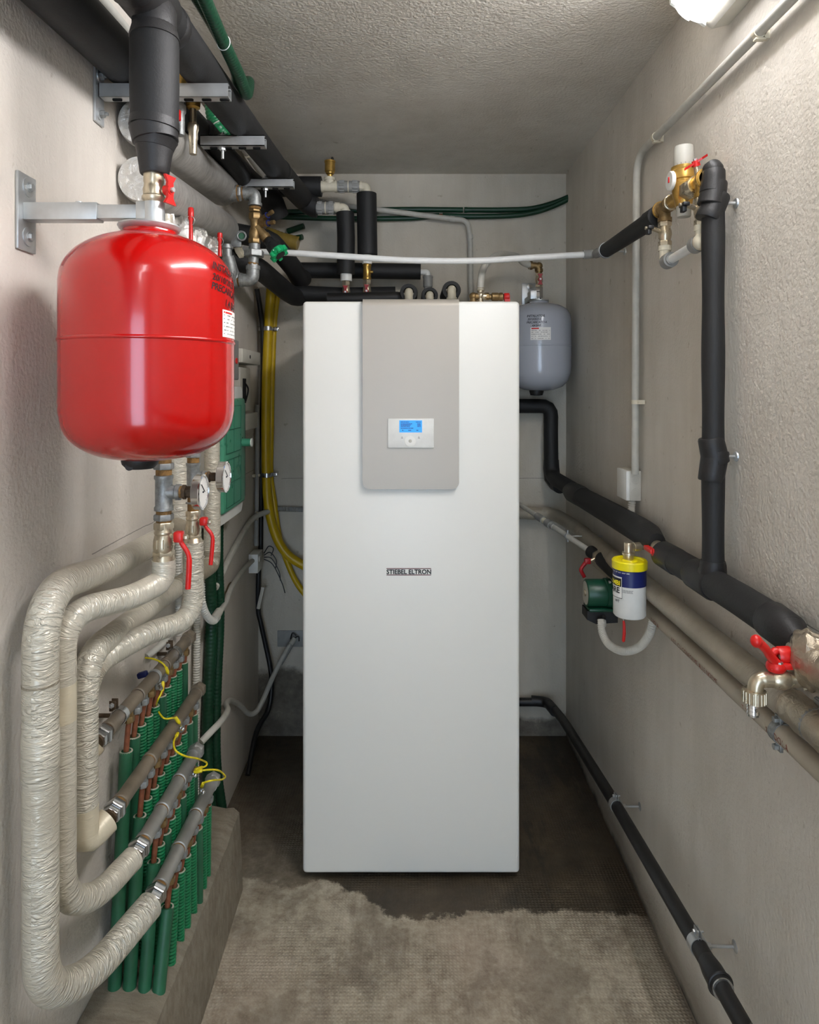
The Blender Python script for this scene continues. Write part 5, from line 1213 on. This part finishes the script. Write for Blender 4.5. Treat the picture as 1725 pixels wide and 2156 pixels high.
t = T('jacketed_pipe', cream_lab+'from the nearer ball valve, behind the outermost loop, to the third manifold', 'pipe', (-.59, 1.16, .55), 'cream jacketed pipes')
p2 = [V((X1, Y1, zf1(1178))), V((X1, Y1, zf1(1205))), V((-.525, 1.335, 1.105)), V((-.57, 1.26, 1.12)), V((-.603, 1.155, 1.135)), V((-.603, 1.155, .635)), V((-.585, 1.235, .572)), V((-.5555, 1.338, .576))]
obj('jacket', G().tube(dens(fil([p2[0], V((X1, Y1, zf1(1222))), V((-.54, 1.30, 1.114)), V((-.603, 1.155, 1.130)), p2[5], p2[6], p2[7]], [.045, .06, .07, .08, .08], 10), .012), .0235, 28), MT['cream'], t)
obj('end_cap', G().cyl(V((X1, Y1, zf1(1168))), V((X1, Y1, zf1(1178))), .0200, .0225), MT['nickel'], t)
obj('jacket_patch', G().tube([V((-.603, 1.155, 1.01)), V((-.603, 1.155, .945))], .0240, 26), MT['creampatch'], t)
t = T('jacketed_pipe', cream_lab+'third loop from the left, with a taped elbow at the second manifold', 'pipe', (-.61, 1.25, .63), 'cream jacketed pipes')
p3 = [V((-.585, 1.977, 1.9)), V((-.585, 1.977, 1.00)), V((-.605, 1.73, 1.005)), V((-.611, 1.252, 1.018)), V((-.611, 1.252, .665)), V((-.59, 1.325, .668))]
obj('jacket', G().tube(dens(fil([p3[1]+V((0, 0, .25)), p3[1], p3[2], p3[3], p3[4]+V((0, 0, .03))], [.04, .02, .08], 10), .012), .0245, 28), MT['cream'], t)
obj('jacket', G().tube(dens([p3[0], p3[1]+V((0, 0, .24))], .02), .0225, 24), MT['cream'], t)
obj('taped_elbow', G().tube(dens(fil([V((-.611, 1.252, .735)), V((-.610, 1.252, .665)), V((-.586, 1.294, .682))], .045, 10), .01), .0252, 28), MT['creampatch'], t, 'smooth taped elbow')
obj('darker_section', G().tube(fil([V((-.585, 1.975, 1.04)), V((-.586, 1.972, 1.00)), V((-.604, 1.72, 1.0055))], .04), .0252, 26), MT['creamdark'], t)
t = T('jacketed_pipe', cream_lab+'from the farther ball valve, behind the third loop, to the top manifold', 'pipe', (-.63, 1.33, .84), 'cream jacketed pipes')
p4 = [V((X2, Y2, zf2(1140))), V((X2, Y2, zf2(1303))), V((-.565, 1.42, 1.0)), V((-.632, 1.325, .965)), V((-.632, 1.325, .80)), V((-.617, 1.362, .815))]
obj('jacket', G().tube(dens(fil([p4[0], p4[1], V((-.560, 1.425, .998)), V((-.632, 1.303, .975)), V((-.633, 1.297, .83))], [.06, .04, .06], 10), .012), .0235, 28), MT['cream'], t)
obj('end_cap', G().cyl(V((X2, Y2, zf2(1132))), V((X2, Y2, zf2(1140))), .0180, .0225), MT['nickel'], t)
obj('end_elbow', G().tube(fil([V((-.633, 1.297, .85)), V((-.631, 1.296, .806)), V((-.6165, 1.313, .822))], .03), .0212, 24), MT['creampatch'], t)

# ================================================================== MANIFOLDS, COPPER TAILS AND GREEN SLEEVES
man = [(-.615, 1.352, 1.847, .826, 'browniron', .0150, 'topmost', 10), (-.585, 1.34, 1.837, .684, 'browniron', .0155, 'second', 10),
       (-.555, 1.385, 1.722, .576, 'greyiron', .0160, 'third', 8), (-.525, 1.397, 1.767, .473, 'greyiron', .0160, 'lowest', 8)]
ordn = ['nearest', 'second nearest', 'third nearest', 'fourth nearest', 'fifth nearest', 'sixth nearest', 'seventh nearest', 'eighth nearest', 'ninth nearest', 'farthest']
slx = [-.6215, -.5915, -.5610, -.5310]
for mi, (mx, ya, yb_, mz, mt, mr, mlab, cnt) in enumerate(man):
    t = T('heating_manifold', mlab+' of four stepped heating manifolds on the left wall, '+('brown' if mi < 2 else 'grey')+' iron', 'manifold', (mx, ya, mz-mr), 'heating manifolds')
    g = G(); y = ya; secs = [ya+(yb_-ya)*f_ for f_ in (0, .31, .64, 1)]
    for i in range(3):
        a_, b_ = secs[i]+.002, secs[i+1]-.002
        g.tube([V((mx, a_, mz)), V((mx, a_+.001, mz)), V((mx, a_+.010, mz)), V((mx, a_+.013, mz)), V((mx, b_-.003, mz)), V((mx, b_, mz))], [mr*1.03, mr*1.12, mr*1.12, mr, mr, mr*.97], 28)
    obj('body', g, MT[mt], t)
    g = G()
    for i in range(0, 4): g.cyl((mx, secs[i]-.004, mz), (mx, secs[i]+.004, mz), mr*.96, None, 24)
    obj('thread_joint', g, MT['hemp'] if mi != 0 else MT['rust'], t)
    obj('end_plug', G().hexn((mx, yb_+.002, mz), (mx, yb_+.024, mz), mr*1.30).cyl((mx, yb_-.012, mz), (mx, yb_+.004, mz), mr*1.16, None, 24), MT[mt], t)
    obj('union_nut', G().hexn((mx, ya-.026, mz), (mx, ya-.008, mz), mr*1.42).hexn((mx, ya-.042, mz), (mx, ya-.027, mz), mr*1.22), MT['steelnut'], t)
    obj('seal', G().cyl((mx, ya-.048, mz), (mx, ya-.041, mz), mr*1.02, None, 24), MT['rust'], t)
    sx = slx[mi]
    for k in range(cnt):
        yk_ = 1.462+(yb_-.018-1.462)*k/(cnt-1)
        smooth_ = (k == 0) or (mi == 0 and k in (1, 5, 9)) or (mi == 1 and k in (9, 8)) or (mi == 2 and k in (2, 5)) or (mi == 3 and k in (5,))
        jit = rnd.uniform(-.006, .006)
        zt = mz-.092+.036*k/(cnt-1)+jit*.7-(.012 if k == 0 else 0)+(.01 if mi > 1 else 0)
        s_ = T('sleeved_copper_tail', ordn[k if k < cnt-1 else 9]+' of the green-sleeved copper tails under the '+mlab+' manifold', 'pipe', (sx, yk_, .25), 'green sleeves under the '+mlab+' manifold')
        n_ = obj('compression_nut', G().hexn((mx, yk_, mz-mr-.022), (mx, yk_, mz-mr-.008), .0115).cyl((mx, yk_, mz-mr-.010), (mx, yk_, mz-mr+.004), .0085), MT[('castzinc' if (k+mi) % 3 else 'bronze')], s_)
        obj('copper_pipe', G().tube(cr([V((mx, yk_, mz-mr-.02)), V((mx*.6+sx*.4, yk_, mz-mr-.04)), V((sx, yk_, zt)), V((sx, yk_, zt-.03))], 4), .0060, 12), MT['copper'], s_)
        rs = .0140 if smooth_ else .0118
        bz = .252
        top = V((sx, yk_, zt)); bot = V((sx+rnd.uniform(-.002, .002), yk_+rnd.uniform(-.005, .002)-(.055 if k == 0 else 0)-(.02 if k == 1 else 0), .235))
        if smooth_:
            obj('sleeve', G().tube(dens([top, top.lerp(bot, .5), bot], .03), rs, 18), MT['dkgreen'], s_, 'smooth dark green sleeve')
        else:
            obj('sleeve', G().tube([top, top.lerp(bot, .5), bot], rs, 12, corr=.0072, amp=.075), MT['green'], s_)
        obj('sleeve_rim', G().lathe(top+V((0, 0, .0015)), (0, 0, -1), [(rs*.74, 0), (rs*.98, .0005), (rs*1.0, .0015)], 18, False, False), MT['rim'], s_)

def pclamp(name, c, r_, lab, up=True):
    c = V(c); t = T(name, lab, 'clamp', c-V((0, 0, r_)), 'manifold wall clamps')
    obj('band', G().band(c, (0, 1, 0), r_, .016, .0022, 32), MT['steelnut'], t)
    for dy in (-.006, .006):
        obj('ear', G().box((c.x-.020, c.y+dy-.0012, c.z+r_-.004), (c.x-.006, c.y+dy+.0012, c.z+r_+.018), .0008), MT['rust'], t)
    obj('bolt', G().cyl((c.x-.013, c.y-.016, c.z+r_+.010), (c.x-.013, c.y+.016, c.z+r_+.010), .0028, None, 10).hexn((c.x-.013, c.y-.013, c.z+r_+.010), (c.x-.013, c.y-.008, c.z+r_+.010), .0055), MT['zinc'], t)
    obj('stud', G().cyl((c.x-r_, c.y, c.z), (XL, c.y, c.z), .0045, None, 12), MT['rust'], t)
pclamp('pipe_clamp', (-.615, 1.415, .826), .0158, 'steel clamp round the near end of the topmost manifold')
pclamp('pipe_clamp', (-.615, 1.745, .826), .0158, 'steel clamp round the far end of the topmost manifold')
t = T('earth_clamp', 'earthing strap with dark blue sleeve on the topmost manifold', 'clamp', (-.615, 1.60, .81))
obj('strap', G().band((-.615, 1.605, .826), (0, 1, 0), .0158, .010, .0018, 28), MT['zinc'], t)
obj('insulating_sleeve', G().box((-.652, 1.590, .828), (-.627, 1.604, .842), .004, rot=Matrix.Rotation(-.3, 3, 'Y')), MT['blue'], t)
obj('screw', G().cyl((-.600, 1.60, .812), (-.590, 1.585, .806), .0045).hexn((-.600, 1.60, .812), (-.597, 1.595, .810), .006), MT['steelnut'], t)
def wire(pts, lab, ends):
    t = T('earth_wire', lab, 'wire', V(pts[-1]), 'yellow earth wires')
    c_ = cr(pts, 10)
    obj('wire', G().tube(c_, .0022, 8), MT['wire_y'], t)
    for e in ends:
        a, b = (c_[0], c_[4]) if e == 0 else (c_[-1], c_[-5])
        d = (V(b)-V(a)).normalized(); obj('cable_lug', G().tube([V(a)-d*.006, V(a), V(a)+d*.014, V(a)+d*.016], [.0026, .0044, .0044, .003], 12), MT['wire_y'], t)
wire([atx(306, 1385, -.655), atx(325, 1388, -.63), atx(344, 1398, -.605), atx(353, 1415, -.598)], 'short yellow-green wire from the wall hole to the topmost manifold', (1,))
wire([atx(343, 1440, -.592), atx(340, 1458, -.592), atx(332, 1475, -.60), atx(330, 1490, -.62), atx(345, 1512, -.59), atx(368, 1512, -.575), atx(376, 1520, -.568)], 'yellow wire linking the topmost and second manifolds', (0, 6))
wire([atx(374, 1545, -.563), atx(366, 1562, -.555), atx(370, 1580, -.54), atx(390, 1592, -.525), atx(415, 1597, -.51), atx(434, 1605, -.505), atx(433, 1613, -.505), atx(415, 1619, -.52)], 'yellow wire looping from the second to the third manifold', (0, 7))
wire([atx(413, 1625, -.52), atx(435, 1621, -.495), atx(460, 1622, -.475), atx(474, 1634, -.468), atx(468, 1641, -.468), atx(448, 1643, -.48), atx(430, 1648, -.50), atx(425, 1656, -.508)], 'yellow wire making the widest loop, from the third to the lowest manifold', (0, 7))
for (p_, lab) in ((atx(380, 1530, -.562), 'second'), (atx(406, 1627, -.53), 'third'), (atx(423, 1662, -.508), 'lowest')):
    obj('terminal_screw', G().cyl(p_, p_+V((.010, -.012, 0)), .004, None, 12).hexn(p_+V((.003, -.004, 0)), p_+V((.006, -.008, 0)), .0065).sph(p_+V((.01, -.012, 0)), .005), MT['steelnut'], label='small steel earth terminal screw on the '+lab+' manifold', cat='screw', group='earth terminals')
obj('wall_earth_tube', G().tube(cr([atx(309, 1383, -.655), atx(325, 1370, -.645), atx(345, 1352, -.642), atx(372, 1320, -.645)], 8), .0085, 14), MT['ltgrey'], label='grey tube on the wall above the topmost manifold that the earth wire comes out of', cat='conduit')

# ================================================================== GREEN HOSES & CONDUITS AT THE FAR LEFT
for (p0, p1_, r_, lab) in ((443, 436, .0185, 'left of two tall dark green hoses running down the left wall to the floor'), (460, 457, .0175, 'right of two tall dark green hoses running down the left wall to the floor')):
    yA = F*-.636/(p0-CX); z_ = lambda q, y: H+(820-q)/F*y
    pts = [V((-.636, yA, 1.12)), V((-.637, yA, .95)), V((-.636, yA+.01, .75)), V((-.638, yA-.02, .5)), V((-.63, yA-.05, .3)), V((-.60, yA-.06, .10)), V((-.58, yA-.06, .01))]
    obj('green_wall_hose', G().tube(cr(pts, 20), r_, 16, corr=.012, amp=.025), MT['hosegreen'], label=lab, cat='hose', group='tall green hoses')
t = T('supply_cable_sleeve', 'brown cables dropping from the green panel into the green hose', 'cable', (-.63, 2.0, 1.05))
for dx in (0, .008): obj('cable', G().cyl((-.632+dx, 2.10+dx*2, 1.14), (-.634+dx, 2.115+dx*2, 1.08), .0042), MT['rust'], t)
obj('collar', G().ring((-.634, 2.115, 1.095), (.2, 0, 1), .0175, .003, 24, 6), MT['whitepl'], t)
yq = F*-.642/(413-CX)
obj('ribbed_cable_conduit', G().tube(cr([V((-.642, yq, 1.35)), V((-.642, yq, 1.0)), V((-.642, yq+.01, .8)), V((-.642, yq, .58)), V((-.640, yq-.01, .3)), V((-.64, yq, .02))], 12), .0098, 14, corr=.0075, amp=.1), MT['ltgrey'], label='grey ribbed conduit running straight down the wall left of the tall green hoses', cat='conduit')
yq2 = F*-.645/(376-CX)
obj('ribbed_cable_conduit', G().tube([V((-.645, yq2, 1.3)), V((-.645, yq2, .9)), V((-.645, yq2, .83))], .0085, 12, corr=.0075, amp=.1), MT['ltgrey'], label='short length of grey ribbed conduit seen behind the fourth cream pipe', cat='conduit')
t = T('looping_conduit', 'grey conduit looping up from beside the farther red lever to the far corner junction box', 'conduit', (-.6, 2.2, .75))
obj('ribbed_hose', G().tube(cr([atx(424, 1170, -.61), atx(424, 1240, -.61), atx(427, 1275, -.605), atx(438, 1300, -.60), atx(450, 1307, -.60), atx(458, 1299, -.60)], 10), .0105, 14, corr=.0075, amp=.1), MT['ltgrey'], t)
obj('socket', G().cyl(atx(450, 1305, -.60), atx(461, 1288, -.605), .0135, None, 18), MT['ltgrey'], t)
obj('conduit', G().tube(cr([atx(458, 1294, -.603), atx(475, 1270, -.62), atx(486, 1240, -.635), atx(505, 1210, -.645), atx(530, 1182, -.645), atx(540, 1178, -.64)], 8), .0095, 14), MT['ltgrey'], t)
obj('strap', G().tube(cr([atx(463, 1262, -.65), atx(476, 1245, -.652), atx(484, 1228, -.655), atx(494, 1227, -.655)], 4), .0025, 8), MT['bronze'], t)
t = T('lower_loop_conduit', 'light grey conduit snaking from the tall green hoses to the cover on the back wall', 'conduit', (-.55, 2.5, .2))
q = [at(424, 1562, 1.90), at(445, 1540, 1.93), at(466, 1518, 2.0), at(479, 1497, 2.12), at(476, 1483, 2.28), at(486, 1475, 2.4), at(505, 1485, 2.5), at(522, 1502, 2.58), at(538, 1500, 2.62), at(552, 1478, 2.66), at(575, 1425, 2.75), at(598, 1380, 2.82), at(620, 1345, 2.88)]
obj('conduit', G().tube(cr(q, 8), .0098, 14), MT['ltgrey'], t)
obj('socket', G().tube([at(590, 1396, 2.80), at(612, 1358, 2.86)], .0125, 16), MT['greypl'], t)
t = T('round_cover', 'grey recessed cable cover on the back wall left of the cabinet', 'cover', at(612, 1365, 2.9))
obj('cover', G().box(at(584, 1362, 2.912), at(640, 1328, 2.912)+V((0, .006, 0)), .002), MT['greypl'], t)
obj('wire_ends', G().tube(cr([at(612, 1345, 2.90), at(616, 1333, 2.90), at(624, 1338, 2.9)], 5), .003, 8).tube(cr([at(614, 1348, 2.90), at(628, 1340, 2.90), at(630, 1350, 2.9)], 5), .003, 8), MT['black'], t)

# green electrical panel
t = T('electrical_panel', 'white electrical panel with green translucent door on the left wall behind the gauges', 'electrical panel', (XL, 2.15, 1.11))
pz0, pz1 = 1.095, 1.53; py0, py1 = 2.007, 2.34
obj('frame', G().box((XL, py0, pz0), (-.585, py1, pz1), .03, 5, sel=lambda d, m: abs(d.x) > .9), MT['whitepl'], t)
dr = obj('door', G().box((-.602, py0+.05, pz0+.035), (-.572, py1-.012, pz1-.04), .010, 3), MT['teal'], t)
g = G()
for k in range(2):
    z0_ = pz0+.05+.17*k; yy0, yy1 = py0+.075, py1-.08
    for (a, b) in (((yy0, z0_), (yy1, z0_+.002)), ((yy0, z0_+.15), (yy1, z0_+.152)), ((yy0, z0_+.075), (yy1, z0_+.077))): g.box((-.5722, a[0], a[1]), (-.5706, b[0], b[1]))
    for y__ in (yy0, yy0+(yy1-yy0)*.5, yy1): g.box((-.5722, y__, z0_), (-.5706, y__+.002, z0_+.152))
obj('door_rib', g, MT['tealdk'], dr)
obj('door_edge', G().box((-.598, py1-.03, pz0+.05), (-.5735, py1-.002, pz1-.06), .004), MT['tealdk'], dr)
kn = at(508, 945, F*-.572/(505-CX)); kn = V((-.572, 2.285, 1.338))
obj('door_knob', G().cyl(kn, kn+V((.030, 0, 0)), .0135, None, 24), MT['teal'], dr)
obj('knob_cap', G().cyl(kn+V((.030, 0, 0)), kn+V((.034, 0, 0)), .0145, None, 24), MT['whitepl'], dr)
t = T('emergency_switch', 'grey emergency switch box with round red label, just right of the red tank', 'switch', (XL, 2.19, 1.53))
obj('box', G().box((XL, 2.07, 1.552), (-.575, 2.25, 1.685), .004), MT['greypl'], t)
o_ = V((-.575, 2.12, 1.615)); lb = obj('round_label', G().lathe(o_, (1, 0, 0), [(.052, 0), (.052, .004), (.048, .005), (.0005, .005)], 40), MT['paper'], t)
obj('red_ring', G().lathe(o_+V((.0052, 0, 0)), (1, 0, 0), [(.046, 0), (.046, .0006), (.014, .0006), (.014, 0)], 40, False, False), MT['red'], lb)
obj('push_button', G().lathe(o_+V((.005, 0, 0)), (1, 0, 0), [(.013, 0), (.013, .006), (.010, .008)], 24), MT['greypl'], lb)
obj('indicator', G().cyl((-.575, 2.215, 1.615), (-.572, 2.215, 1.615), .010), MT['red'], t)
for (knd, ya, yb2, za, zb, xx, lab) in (('slot', 2.34, 2.62, 1.615, 1.665, -.585, 'beige trunking box with a small slot, above the open socket box'),
                                   ('open', 2.37, 2.52, 1.44, 1.60, -.60, 'beige open socket box with dark wiring between two trunking boxes'),
                                   ('', 2.40, 2.62, 1.37, 1.43, -.595, 'beige lower box below the open socket box')):
    t = T('wall_box', lab, 'electrical box', (XL, ya, za), 'beige boxes by the green panel')
    obj('box', G().box((XL, ya, za), (xx, yb2, zb), .003), MT['boxgrey'], t)
    if knd == 'open':
        obj('opening', G().box((xx-.002, ya+.03, za+.03), (xx+.0008, yb2-.07, zb-.04)), MT['dark'], t)
        obj('wiring', G().tube(cr([V((xx, ya+.05, zb-.05)), V((xx+.006, ya+.09, za+.08)), V((xx+.003, ya+.06, za+.035)), V((xx, ya+.10, za+.06))], 5), .003, 8), MT['ink'], t)
    elif knd == 'slot': obj('slot', G().cyl((xx, ya+.11, (za+zb)/2), (xx+.001, ya+.11, (za+zb)/2), .007), MT['dark'], t)

# yellow hoses etc. in the back left corner
yy = 2.862
t = T('yellow_hose', 'thick yellow hose down the back left corner that curves right behind the cabinet', 'hose', at(565, 1200, yy), 'yellow hoses')
obj('hose', G().tube(cr([at(572, 595, yy), at(568, 640, yy), at(565, 692, yy), at(561, 800, yy), at(560, 900, yy), at(561, 1000, yy), at(566, 1070, yy), at(582, 1130, yy), at(608, 1170, yy), at(650, 1196, yy)], 10), .0195, 18), MT['yellow'], t)
for q_ in (692, 1000):
    c_ = at(564 if q_ < 800 else 562, q_, yy); obj('clamp', G().band(c_, (0, 0, 1), .0200, .018, .0015).box(c_+V((.018, .012, -.009)), c_+V((.044, .018, .009)), .004).box(c_+V((-.044 if q_ < 800 else -.02, .012, -.009)), c_+V((-.018, .018, .009)), .004).cyl(c_+V((.033, .014, 0)), c_+V((.033, .006, 0)), .005), MT['steelnut'], t)
obj('yellow_hose', G().tube(cr([at(588, 595, 2.89), at(582, 640, 2.895), at(577, 692, 2.895), at(573, 800, 2.895), at(571, 900, 2.895), at(570, 1000, 2.895), at(578, 1060, 2.895), at(586, 1120, 2.89), at(600, 1170, 2.89), at(622, 1222, 2.89), at(645, 1255, 2.89)], 8), .0125, 16), MT['yellow'],
    label='thinner yellow hose behind the thick one in the back left corner', cat='hose', group='yellow hoses')
obj('black_cable_hose', G().tube(cr([at(541, 608, 2.80), at(548, 650, 2.83), at(553, 700, 2.86), at(554, 800, 2.875), at(550, 950, 2.895), at(549, 1150, 2.89), at(545, 1200, 2.86), at(544, 1280, 2.86), at(549, 1310, 2.86), at(560, 1360, 2.86), at(570, 1410, 2.85), at(572, 1450, 2.83), at(565, 1495, 2.80), at(540, 1542, 2.72), V((-.63, 2.60, .012))], 8), .0105, 14), MT['black'],
    label='black cable hose beside the yellow hoses, running down to the back left floor corner', cat='hose')
t = T('corner_conduit', 'slim grey vertical conduit in the back left corner ending at a white junction box', 'conduit', (-.645, 2.83, 1.0))
obj('conduit', G().tube([V((-.645, 2.83, 1.455)), V((-.645, 2.83, 1.2)), V((-.645, 2.81, .86))], .0098, 14), MT['greypl'], t)
obj('saddle_clip', G().band((-.645, 2.83, 1.155), (0, 0, 1), .0098, .01, .002).box((-.66, 2.80, 1.15), (-.648, 2.83, 1.16)), MT['cream_pl'], t)
t = T('corner_junction_box', 'small white junction box with a round gland in the back left corner', 'junction box', (-.65, 2.75, .76))
obj('box', G().box((-.66, 2.74, .762), (-.622, 2.83, .840), .002), MT['whitepl'], t)
obj('gland', G().cyl((-.626, 2.765, .815), (-.616, 2.765, .815), .012), MT['ltgrey'], t)
g = G()
for k in range(4):
    a_ = at(556, 1165+4*k, 2.84); g.tube(cr([a_, a_+V((.02+.006*k, 0, .03-.018*k)), a_+V((.04+.012*k, 0, .02-.04*k)), a_+V((.03+.02*k, 0, -.01-.045*k))], 6), .0022, 7)
obj('loose_wires', g, MT['black'], label='bunch of thin loose black wires curling beside the corner junction box', cat='wire')
obj('hanging_plate', G().box(at(545, 1283, 2.80), at(552, 1236, 2.80)+V((0, .02, 0)), .001, rot=Matrix.Rotation(.22, 3, 'Y')), MT['boxgrey'], label='loose tilted grey plastic strip in front of the black hose in the corner', cat='plate')
t = T('back_wall_conduit', 'grey conduit running from the left wall along the back wall into the cabinet side', 'conduit', at(590, 1075, 2.89))
obj('conduit', G().tube(cr([V((-.640, 2.20, .865)), V((-.645, 2.45, .930)), V((-.645, 2.74, .985)), V((-.60, 2.86, .998)), at(560, 1071, 2.90), at(585, 1071, 2.90)], 8), .0115, 14), MT['ltgrey'], t)
obj('ribbed_end', G().tube([at(583, 1071, 2.90), at(650, 1073, 2.90)], .0108, 14, corr=.008, amp=.08), MT['greypl'], t)
obj('hanger_loop', G().ring(V((-.640, 2.79, .99)), (1, .6, 0), .017, .0025, 20, 6), MT['cream_pl'], t)

# ================================================================== CAMERA, LIGHT, VIEW
cam = bpy.data.cameras.new('camera'); co = bpy.data.objects.new('camera', cam); COL.objects.link(co)
cam.sensor_fit = 'HORIZONTAL'; cam.sensor_width = 36; cam.lens = 36*F/1725
cam.shift_x = (862.5-CX)/1725; cam.shift_y = (CY-1078)/1725
co.location = (0, 0, H); co.rotation_euler = (PI/2, 0, 0); cam.clip_start = .02
scene.camera = co
w = bpy.data.worlds.new('world'); scene.world = w; w.use_nodes = True
w.node_tree.nodes['Background'].inputs[0].default_value = (.62, .78, 1, 1); w.node_tree.nodes['Background'].inputs[1].default_value = 4.0
# added fill lamp, out of view, on the ceiling behind the camera near the door
t = T('added_fill_lamp', 'lit tube lamp on the ceiling near the doorway', 'lamp', (0, -.9, 2.4))
obj('housing', G().box((-.05, -1.5, 2.43), (.05, -.3, 2.464), .004), MT['boxgrey'], t)
MT['fill_lamp'] = emis('fill_lamp_diffuser', (246, 250, 255), 9.0)
obj('diffuser', G().box((-.045, -1.48, 2.385), (.045, -.32, 2.43), .015, 3), MT['fill_lamp'], t)
vs_ = scene.view_settings
scene.display_settings.display_device = 'sRGB'
vs_.view_transform = 'Standard'; vs_.look = 'None'; vs_.gamma = 1; vs_.use_curve_mapping = False; vs_.exposure = 0.84
